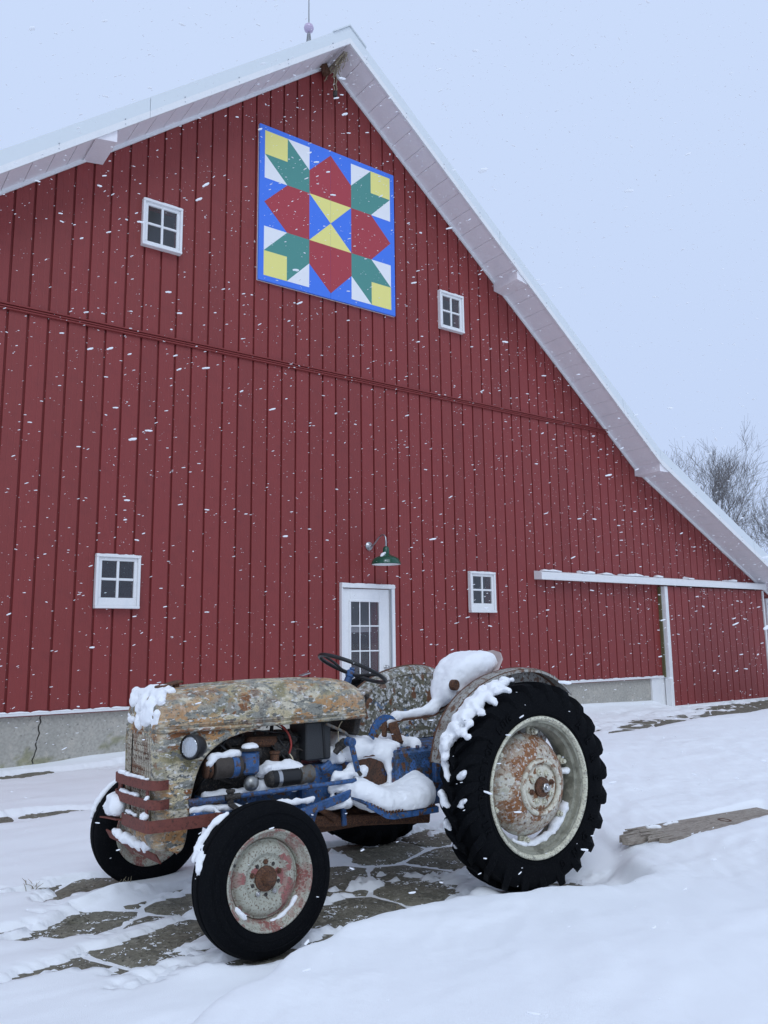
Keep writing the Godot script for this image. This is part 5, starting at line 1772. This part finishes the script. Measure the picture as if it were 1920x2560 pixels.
	# mudguards: flat inner plate, rounded shoulder, rolled edge
	for s in [-1, 1]:
		var outline := pts([[3.02, 0.8, 0], [3.045, 0.92, 0], [3.1, 1.03, 0], [3.17, 1.115, 0], [3.26, 1.185, 0], [3.39, 1.25, 0], [3.53, 1.288, 0], [3.68, 1.307, 0], [3.82, 1.3, 0], [3.93, 1.268, 0], [4.03, 1.215, 0], [4.12, 1.14, 0]])
		var line := curve(outline, 3)
		var zi: float = Z0 + s * (0.5 if s > 0 else 0.47)
		put("mudguard", M.fender_near if s > 0 else M.fender, func(st):
			var grid: Array = []
			for k in line.size():
				var p := line[k]
				var c := Vector3(lerpf(3.2, 3.95, float(k) / (line.size() - 1)), 0.8, 0)
				var row := PackedVector3Array()
				for q in ([[0.0, 0.0], [0.45, 0.0], [0.8, 0.0], [0.96, 0.0], [0.99, 0.004], [1.0, 0.014], [1.0, 0.05], [0.998, 0.085], [0.985, 0.1], [0.96, 0.102]] if s > 0 else [[0.0, 0.0], [0.45, 0.0], [0.8, 0.0], [0.9, 0.004], [0.95, 0.016], [0.985, 0.04], [1.0, 0.075], [0.998, 0.1]]):
					var e := c.lerp(p, q[0])
					row.append(Vector3(e.x, e.y, zi + s * q[1]))
				grid.append(row)
			sheet(st, grid, 0.006))
		put("mudguard_bead", M.rust, func(st):
			var p := PackedVector3Array()
			for v in line:
				p.append(Vector3(v.x, v.y - 0.002, zi + s * (0.004 if s > 0 else 0.1)))
			tube(st, p, 0.0095, 8))
		put("mudguard_bead", M.rust if s > 0 else M.fender, func(st):
			var p := PackedVector3Array()
			for v in line:
				p.append(Vector3(v.x, v.y - 0.004, zi + s * 0.098) if s > 0 else Vector3(3.575 + (v.x - 3.575) * 0.94, 0.8 + (v.y - 0.8) * 0.9, zi + s * 0.003))
			tube(st, p, 0.006, 8))

# ---------------------------------------------------------------- snow lying on the tractor
func lump(label: String, at: Vector3, caps: Array, cell := 0.012, rough := 0.01, soft := 0.03, squash := 1.0, floor_y := -99.0):
	var o := thing("snow_patch", at, label, "snow", "snow lying on the tractor")
	var st := S()
	blob(st, caps, cell, rough, soft, squash, floor_y)
	part("snow_mass", st, M.snow, o)

func on_wheel(c: Vector3, r: float, list: Array) -> Array:
	# [angle, z, angle, z, thickness]: snow stuck along a tyre
	var caps: Array = []
	for q in list:
		var n := maxi(1, int(absf(q[2] - q[0]) / 5.0))
		if absf(q[3] - q[1]) > 0.06:
			r += 0.004
		for i in n:
			var a0 := deg_to_rad(lerpf(q[0], q[2], float(i) / n))
			var a1 := deg_to_rad(lerpf(q[0], q[2], float(i + 1) / n))
			var z0 := lerpf(q[1], q[3], float(i) / n)
			var z1 := lerpf(q[1], q[3], float(i + 1) / n)
			caps.append([Vector3(c.x + r * cos(a0), c.y + r * sin(a0), z0), Vector3(c.x + r * cos(a1), c.y + r * sin(a1), z1), q[4]])
	return caps

func V(x: float, y: float, z: float) -> Vector3:
	return Vector3(x, y, z)

func make_tractor_snow():
	lump("deep rounded snow heaped on the tractor seat and its spring", V(3.7, 1.1, 5.7), [
		[V(3.58, 1.21, 5.65), V(3.58, 1.21, 5.76), 0.075], [V(3.64, 1.275, 5.63), V(3.64, 1.275, 5.78), 0.085], [V(3.73, 1.315, 5.62), V(3.73, 1.315, 5.8), 0.09], [V(3.83, 1.335, 5.63), V(3.83, 1.335, 5.79), 0.078], [V(3.89, 1.325, 5.66), V(3.89, 1.325, 5.76), 0.06],
		[V(3.53, 1.14, 5.66), V(3.53, 1.14, 5.77), 0.055], [V(3.51, 1.1, 5.7), V(3.43, 1.035, 5.7), 0.042, 0.03], [V(3.42, 1.035, 5.7), V(3.14, 1.01, 5.7), 0.03, 0.024], [V(3.14, 1.008, 5.7), V(3.075, 0.965, 5.7), 0.023, 0.018]], 0.012, 0.005, 0.06)
	lump("thick smooth snow filling the tractor footboard", V(2.9, 0.55, 6.0), [
		[V(2.61, 0.675, 5.92), V(2.62, 0.655, 6.02), 0.05], [V(2.68, 0.65, 5.92), V(2.69, 0.625, 6.07), 0.058], [V(2.76, 0.6, 5.92), V(2.77, 0.585, 6.1), 0.055], [V(2.88, 0.58, 5.9), V(2.88, 0.57, 6.11), 0.055], [V(2.98, 0.595, 5.9), V(2.98, 0.575, 6.11), 0.06], [V(3.06, 0.625, 5.9), V(3.06, 0.59, 6.08), 0.06], [V(3.11, 0.66, 5.9), V(3.1, 0.62, 6.02), 0.05]], 0.0095, 0.004, 0.11, 1.0, 0.543)
	lump("thick snow lying along the top of the gearbox", V(2.8, 0.83, 5.72), [
		[V(2.66, 0.87, 5.6), V(2.65, 0.865, 5.86), 0.075], [V(2.76, 0.865, 5.6), V(2.76, 0.86, 5.86), 0.065], [V(2.88, 0.85, 5.58), V(2.88, 0.85, 5.86), 0.056], [V(3.0, 0.845, 5.56), V(3.0, 0.845, 5.86), 0.045], [V(3.16, 0.85, 5.54), V(3.16, 0.85, 5.87), 0.045], [V(2.915, 0.8, 5.92), V(2.925, 0.66, 5.925), 0.017]], 0.013, 0.007, 0.09)
	lump("ragged snow caught between the blue steering rods", V(2.56, 0.66, 6.0), [
		[V(2.5, 0.685, 5.97), V(2.59, 0.69, 6.0), 0.03], [V(2.52, 0.74, 5.97), V(2.6, 0.755, 5.99), 0.028], [V(2.5, 0.61, 5.99), V(2.57, 0.61, 6.02), 0.034], [V(2.64, 0.77, 5.97), V(2.7, 0.75, 5.96), 0.032], [V(2.45, 0.6, 5.99), V(2.5, 0.6, 6.0), 0.02]], 0.01, 0.014, 0.02)
	lump("snow heap on the housing behind the battery box", V(2.58, 0.82, 5.85), [[V(2.55, 0.83, 5.8), V(2.6, 0.84, 5.88), 0.045], [V(2.53, 0.87, 5.8), V(2.56, 0.86, 5.86), 0.03]], 0.011, 0.014, 0.03)
	lump("long cap of snow on the brown generator", V(1.86, 0.9, 5.92), [[V(1.79, 0.905, 5.93), V(1.94, 0.913, 5.925), 0.023], [V(1.77, 0.88, 5.95), V(1.79, 0.9, 5.94), 0.02]], 0.008, 0.006, 0.02)
	lump("small dome of snow on the blue oil filter", V(1.998, 0.945, 5.945), [[V(1.99, 0.943, 5.945), V(2.006, 0.943, 5.945), 0.04]], 0.008, 0.004, 0.02, 1.9, 0.935)
	lump("snow cap along the black starter motor", V(2.2, 0.82, 5.94), [[V(2.11, 0.815, 5.94), V(2.3, 0.81, 5.94), 0.026], [V(2.2, 0.83, 5.92), V(2.26, 0.83, 5.92), 0.024], [V(2.09, 0.8, 5.9), V(2.13, 0.82, 5.9), 0.035]], 0.009, 0.008, 0.03)
	lump("snow lying on the engine sump ledge", V(2.05, 0.7, 5.88), [[V(1.78, 0.705, 5.88), V(2.1, 0.71, 5.9), 0.025], [V(2.1, 0.71, 5.9), V(2.36, 0.7, 5.92), 0.02], [V(2.06, 0.735, 5.9), V(2.12, 0.735, 5.9), 0.03]], 0.011, 0.012, 0.03)
	lump("snow along the front axle beam behind the guard", V(1.8, 0.66, 5.98), [[V(1.68, 0.665, 5.96), V(1.96, 0.66, 6.02), 0.016], [V(1.78, 0.66, 6.02), V(1.79, 0.62, 6.065), 0.018, 0.012], [V(2.0, 0.66, 6.05), V(2.3, 0.66, 6.08), 0.015]], 0.009, 0.01, 0.02)
	# front guard
	lump("big round lump of snow on the lower left guard", V(1.45, 0.62, 5.44), [[V(1.45, 0.625, 5.4), V(1.452, 0.64, 5.5), 0.045], [V(1.452, 0.665, 5.43), V(1.455, 0.66, 5.48), 0.038]], 0.01, 0.01, 0.03)
	lump("thin snow lying on the top guard bar", V(1.46, 0.82, 5.6), [[V(1.47, 0.822, 5.88), V(1.462, 0.812, 5.6), 0.011], [V(1.462, 0.812, 5.6), V(1.475, 0.808, 5.44), 0.014]], 0.007, 0.007, 0.01)
	lump("thin snow lying on the middle guard bar", V(1.46, 0.73, 5.6), [[V(1.468, 0.728, 5.75), V(1.462, 0.722, 5.5), 0.012], [V(1.463, 0.738, 5.905), V(1.463, 0.738, 5.9), 0.015]], 0.007, 0.006, 0.01)
	lump("small snow blob beside the guard upright", V(1.455, 0.645, 5.9), [[V(1.46, 0.65, 5.9), V(1.46, 0.645, 5.86), 0.02], [V(1.465, 0.632, 5.75), V(1.465, 0.632, 5.6), 0.01]], 0.008, 0.006, 0.01)
	lump("crusted snow on the bent hanging strip", V(1.48, 0.48, 5.6), [[V(1.435, 0.515, 5.5), V(1.47, 0.495, 5.6), 0.02], [V(1.47, 0.495, 5.6), V(1.5, 0.48, 5.72), 0.026], [V(1.515, 0.485, 5.77), V(1.515, 0.49, 5.79), 0.03]], 0.008, 0.01, 0.02)
	var caps: Array = [[V(1.525, 1.228, 5.52), V(1.535, 1.232, 5.86), 0.028], [V(1.565, 1.25, 5.6), V(1.6, 1.258, 5.77), 0.02], [V(1.57, 1.245, 5.8), V(1.6, 1.245, 5.85), 0.018]]
	var rg := RandomNumberGenerator.new()
	rg.seed = 5
	for k in 70:
		var z := rg.randf_range(5.49, 5.91)
		var y := rg.randf_range(1.06, 1.21)
		if z > 5.72 and y < 1.08 or (z > 5.6 and z < 5.66 and y < 1.16):
			continue
		var p := V(1.484 + 0.02 * pow(absf(z - Z0) / 0.2, 4.0) + 0.02 * smoothstep(1.14, 1.22, y), y, z)
		caps.append([p, p + V(0, 0.01, 0.012), rg.randf_range(0.008, 0.014)])
	lump("crusty wind packed snow on the nose of the bonnet", V(1.5, 1.15, 5.7), caps, 0.0075, 0.007, 0.03)
	# tyres
	var rw := V(3.52, 0.657, 6.468)
	lump("ragged snow plastered over the near rear tyre and mudguard", V(3.15, 1.05, 6.4), on_wheel(rw, 0.584, [[102, 6.41, 128, 6.395, 0.026], [106, 6.44, 130, 6.425, 0.028], [112, 6.465, 127, 6.455, 0.024], [126, 6.395, 151, 6.385, 0.03], [128, 6.435, 147, 6.41, 0.028], [130, 6.46, 140, 6.44, 0.022], [119, 6.46, 123, 6.545, 0.022], [110, 6.46, 112, 6.56, 0.018], [130, 6.47, 134, 6.56, 0.02], [138, 6.44, 141, 6.51, 0.018], [145, 6.42, 149, 6.55, 0.021], [150, 6.385, 161, 6.41, 0.025], [96, 6.43, 110, 6.47, 0.014], [114, 6.45, 117, 6.52, 0.02]]), 0.01, 0.014, 0.035)
	for q in [[164, 6.385, 173, 6.42, 0.022, "upper"], [167, 6.55, 170, 6.5, 0.018, "short slanting"], [180, 6.38, 186, 6.4, 0.022, "middle"], [181, 6.565, 184, 6.52, 0.015, "thin slanting"], [196, 6.375, 201, 6.38, 0.017, "lower"], [210, 6.37, 214, 6.375, 0.014, "lowest small"]]:
		var c := on_wheel(rw, 0.562, [[q[0], q[1], q[2], q[3], q[4]]])
		lump("%s streak of snow wedged between the rear tyre lugs" % q[5], c[0][0], c, 0.008, 0.012, 0.02)
	lump("strip of snow along the near front tyre's inner edge", V(1.6, 0.65, 6.3), on_wheel(V(1.872, 0.398, 0), 0.337, [[119, 6.3, 150, 6.285, 0.016], [140, 6.29, 160, 6.3, 0.016]]), 0.008, 0.009, 0.02)
	lump("torn snow patch on the near front tyre tread", V(1.56, 0.55, 6.37), on_wheel(V(1.872, 0.398, 0), 0.337, [[148, 6.32, 156, 6.38, 0.013], [152, 6.3, 162, 6.37, 0.014], [160, 6.38, 171, 6.375, 0.009]]), 0.007, 0.011, 0.02)
	lump("snow along the far front tyre", V(1.6, 0.64, 4.84), on_wheel(V(1.85, 0.385, 0), 0.34, [[125, 4.84, 165, 4.82, 0.017]]), 0.009, 0.008, 0.02)
	lump("snow drifted into the bottom of the rear wheel rim", V(3.6, 0.35, 6.5), on_wheel(rw, 0.326, [[244, 6.49, 262, 6.49, 0.014], [262, 6.49, 300, 6.48, 0.02], [300, 6.48, 334, 6.48, 0.024]]), 0.01, 0.012, 0.02)
	lump("snow resting in the lower lip of the front rim", V(1.95, 0.23, 6.4), on_wheel(V(1.868, 0.398, 0), 0.186, [[278, 6.403, 326, 6.4, 0.008], [212, 6.405, 232, 6.41, 0.011]]), 0.006, 0.005, 0.01)
	lump("snow dropped on the near rear rim clamp", V(3.83, 0.7, 6.47), [[V(3.8, 0.7, 6.46), V(3.83, 0.705, 6.49), 0.02]], 0.008, 0.006, 0.02)

# ---------------------------------------------------------------- trees
func make_trees():
	var spots := [[37.5, -15.5, 11.9, 21, "tall bare tree rising behind the lower barn roof", 0.19], [46.5, -13.5, 10.0, 22, "bare leaning tree at the right edge behind the barn", 0.17], [43.0, -19.5, 9.2, 23, "smaller bare tree between the two larger ones", 0.14], [54.0, -17.0, 8.5, 24, "distant low bare tree beyond the barn's end", 0.13]]
	for s in spots:
		var rg := RandomNumberGenerator.new()
		rg.seed = s[3]
		var t := thing("bare_tree", V(s[0], 0.0, s[1]), s[4], "tree", "bare trees behind the barn")
		var trunk := S()
		var crown := S()
		var p := PackedVector3Array()
		var fork := V(s[0] + 0.2, s[2] * 0.16, s[1])
		for i in 6:
			p.append(V(s[0], -0.3, s[1]).lerp(fork, i / 5.0) + V(rg.randf_range(-0.06, 0.06), 0, rg.randf_range(-0.06, 0.06)))
		tube(trunk, p, [s[5] * 1.5, s[5] * 1.15, s[5], s[5], s[5] * 0.97, s[5] * 0.95], 10)
		for k in 6:
			var a := TAU * k / 6.0 + rg.randf_range(-0.4, 0.4)
			var d := V(cos(a) * 0.55, 1.0, sin(a) * 0.55).normalized()
			limb(crown, fork, d, s[2] * rg.randf_range(0.3, 0.38), s[5] * 0.6, 0, rg)
		part("trunk", trunk, M.bark, t)
		part("crown", crown, M.twig, t)

func limb(st: SurfaceTool, a: Vector3, d: Vector3, l: float, r: float, depth: int, rg: RandomNumberGenerator):
	var n := 4 if depth < 3 else 3
	var p := PackedVector3Array([a])
	var rr: Array = [r]
	var c := a
	for i in n:
		d = (d + V(rg.randf_range(-0.16, 0.16), rg.randf_range(-0.04, 0.16), rg.randf_range(-0.16, 0.16))).normalized()
		c += d * l / n
		p.append(c)
		rr.append(maxf(0.0045, r * (1.0 - 0.5 * (i + 1.0) / n)))
	tube(st, p, rr, 6 if depth < 2 else 3)
	if depth >= 5:
		return
	var kids: int = [4, 4, 4, 4, 4][depth]
	for k in kids:
		var f := rg.randf_range(0.3, 1.0) if k > 0 else 1.0
		var i := mini(int(f * n), n - 1)
		var at := p[i].lerp(p[i + 1], f * n - i)
		var side := d.cross(V(rg.randf_range(-1, 1), rg.randf_range(-0.3, 0.3), rg.randf_range(-1, 1))).normalized()
		var q := (d * rg.randf_range(0.7, 1.0) + side * rg.randf_range(0.35, 0.75) + V(0, 0.16, 0)).normalized()
		limb(st, at, q, l * rg.randf_range(0.55, 0.74), maxf(0.005, r * 0.5 * (1.0 - 0.3 * f)), depth + 1, rg)

# ---------------------------------------------------------------- small things
func make_small_things():
	# plank on the drift
	var o := thing("wooden_plank", V(5.1, 0.2, 6.56), "weathered grey plank with a splintered end lying on the snow drift", "plank")
	var bs := Basis(Vector3(0, 0, 1), -0.035) * Basis(Vector3(1, 0, 0), 0.05)
	var xf := Transform3D(bs, V(5.1, 0.222, 6.56))
	var st := S()
	var poly := PackedVector2Array()
	for q in [[-0.62, -0.135], [0.85, -0.14], [0.86, 0.14], [-0.55, 0.138], [-0.66, 0.13], [-0.6, 0.115], [-0.74, 0.1], [-0.62, 0.085], [-0.78, 0.06], [-0.84, 0.05], [-0.66, 0.035], [-0.86, 0.012], [-0.84, -0.015], [-0.64, -0.03], [-0.7, -0.055], [-0.6, -0.08], [-0.66, -0.11]]:
		poly.append(Vector2(q[0], q[1]))
	extrude(st, poly, -0.022, 0.022, xf * Transform3D(Basis(Vector3(1, 0, 0), -PI / 2), Vector3.ZERO))
	part("board", st, M.wood, o)
	for k in 7:
		st = S()
		var z := -0.1 + k * 0.033
		bar(st, xf * V(-0.5, 0.022, z), xf * V(-0.72 - 0.05 * sin(k * 2.3), 0.026 + 0.006 * cos(k * 3.0), z + 0.012 * sin(k * 1.3)), 0.01, 0.008, 0.002)
		part("splinter", st, M.wood, o)
	st = S()
	lathe(st, [V2([[0.03, 0.018], [0.046, 0.019], [0.046, 0.0235], [0.03, 0.0235], [0.03, 0.018]])], xf * Transform3D(Basis(Vector3(1, 0, 0), -PI / 2), V(0.22, 0, 0.0)), 20)
	part("knot", st, M.rust, o)
	var ps := thing("plank_snow", V(5.3, 0.26, 6.5), "thin scrap of snow lying on the weathered plank", "snow")
	st = S()
	blob(st, [[xf * V(-0.32, 0.022, -0.1), xf * V(-0.18, 0.022, -0.11), 0.016], [xf * V(-0.5, 0.022, -0.09), xf * V(-0.42, 0.022, -0.07), 0.014]], 0.008, 0.012, 0.02)
	part("snow_mass", st, M.snow, ps)
	# dry weeds poking through
	for q in [[1.24, 4.62, 11, 0.09, "dry weed tuft poking from the snow at the far left"], [1.68, 4.98, 5, 0.08, "few dry grass stalks before the far front wheel"], [2.75, 6.22, 9, 0.07, "dry weeds in the paving under the tractor"], [2.35, 6.42, 6, 0.05, "short dry stalks beside the near front wheel"], [0.95, 6.0, 5, 0.05, "sparse dry stalks near the left edge"]]:
		var g := thing("dry_weed", V(q[0], snow_height(q[0], q[1]), q[1]), q[4], "weed", "dry weeds in the snow")
		var rg := RandomNumberGenerator.new()
		rg.seed = int(q[0] * 1000)
		for k in q[2]:
			st = S()
			var a := V(q[0] + rg.randf_range(-0.04, 0.04), 0.05, q[1] + rg.randf_range(-0.03, 0.03))
			a.y = snow_height(a.x, a.z) - 0.01
			var l: float = q[3] * rg.randf_range(0.5, 1.1)
			var d := V(rg.randf_range(-0.8, 0.8), 1.0, rg.randf_range(-0.8, 0.8)).normalized()
			tube(st, PackedVector3Array([a, a + d * l * 0.5, a + d * l + V(0, -0.01, 0) + V(d.x, 0, d.z) * l * 0.3]), [0.0022, 0.0018, 0.001], 4)
			part("stalk", st, M.straw, g)
	# loose stones
	for q in [[1.3, 5.34, 0.03, "small loose stone in the snow near the left edge"], [1.9, 5.86, 0.028, "small mossy stone behind the near front wheel"]]:
		var g := thing("loose_stone", V(q[0], 0.08, q[1]), q[3], "stone", "loose stones in the yard")
		st = S()
		var c := V(q[0], snow_height(q[0], q[1]) + 0.008, q[1])
		blob(st, [[c, c + V(0.03, 0.0, 0.01), q[2]]], 0.008, 0.014, 0.02, 1.2)
		part("stone", st, M.stone, g)

func make_flakes():
	# one lumpy flake, scattered through the air
	var st := S()
	org = Vector3.ZERO
	blob(st, [[V(-0.6, 0, 0), V(0.2, 0.1, 0.1), 0.36], [V(0.1, -0.05, 0), V(0.7, 0.1, -0.1), 0.3], [V(-0.2, 0.15, 0.2), V(0.3, -0.1, -0.25), 0.3]], 0.2, 0.1, 0.2)
	st.generate_normals()
	var air := mat(lin(0.9, 0.91, 0.93), 0.8)
	st.set_material(air)
	var mm := MultiMesh.new()
	mm.transform_format = MultiMesh.TRANSFORM_3D
	mm.mesh = st.commit()
	var rg := RandomNumberGenerator.new()
	rg.seed = 77
	var at: Array = []
	while at.size() < 60000:
		var p := V(rg.randf_range(-1.5, 20.0), rg.randf_range(0.35, 12.5), rg.randf_range(0.12, 10.5))
		if p.distance_to(V(0, 1.5, 10)) < 1.5:
			continue
		if p.x > 1.2 and p.x < 4.4 and p.y < 1.5 and p.z > 4.7 and p.z < 6.75:
			continue
		var k := 0.0022 + 0.009 * pow(rg.randf(), 4.0)
		var b := Basis(V(0, 0, 1), rg.randfn(0.18, 0.25)) * Basis(V(0, 1, 0), rg.randfn(-0.5, 0.5))
		at.append(Transform3D(b.scaled_local(V(k * rg.randf_range(1.0, 1.9), k * 0.85, k)), p))
	mm.instance_count = at.size()
	for i in at.size():
		mm.set_instance_transform(i, at[i])
	var o := MultiMeshInstance3D.new()
	o.name = "falling_snow"
	o.multimesh = mm
	add_child(o)
	tag(o, "snowflakes blowing through the air across the yard", "snow", "", "stuff")

	# snow grains caught on the bare stones
	var mg := MultiMesh.new()
	mg.transform_format = MultiMesh.TRANSFORM_3D
	mg.mesh = mm.mesh
	var put_at: Array = []
	var clump := noise(88, 5.0, 3)
	var tries := 0
	while put_at.size() < 5000 and tries < 90000:
		tries += 1
		var x := rg.randf_range(0.6, 4.6)
		var z := rg.randf_range(4.3, 6.8)
		var b := bare(x, z)
		if b < 0.02 or clump.get_noise_2d(x, z * 1.7) + rg.randf_range(-0.25, 0.25) - 0.5 * clampf(b, 0.0, 0.5) < 0.02:
			continue
		var k := 0.002 + 0.007 * pow(rg.randf(), 2.5)
		put_at.append(Transform3D(Basis(V(0, 1, 0), rg.randf() * TAU).scaled_local(V(k * 1.5, k * 0.5, k)), V(x, stone_level(x, z) + 0.0005, z)))
	mg.instance_count = put_at.size()
	for i in put_at.size():
		mg.set_instance_transform(i, put_at[i])
	var go := MultiMeshInstance3D.new()
	go.name = "snow_dusting"
	go.multimesh = mg
	add_child(go)
	tag(go, "loose snow grains scattered over the bare flagstones", "snow", "", "stuff")
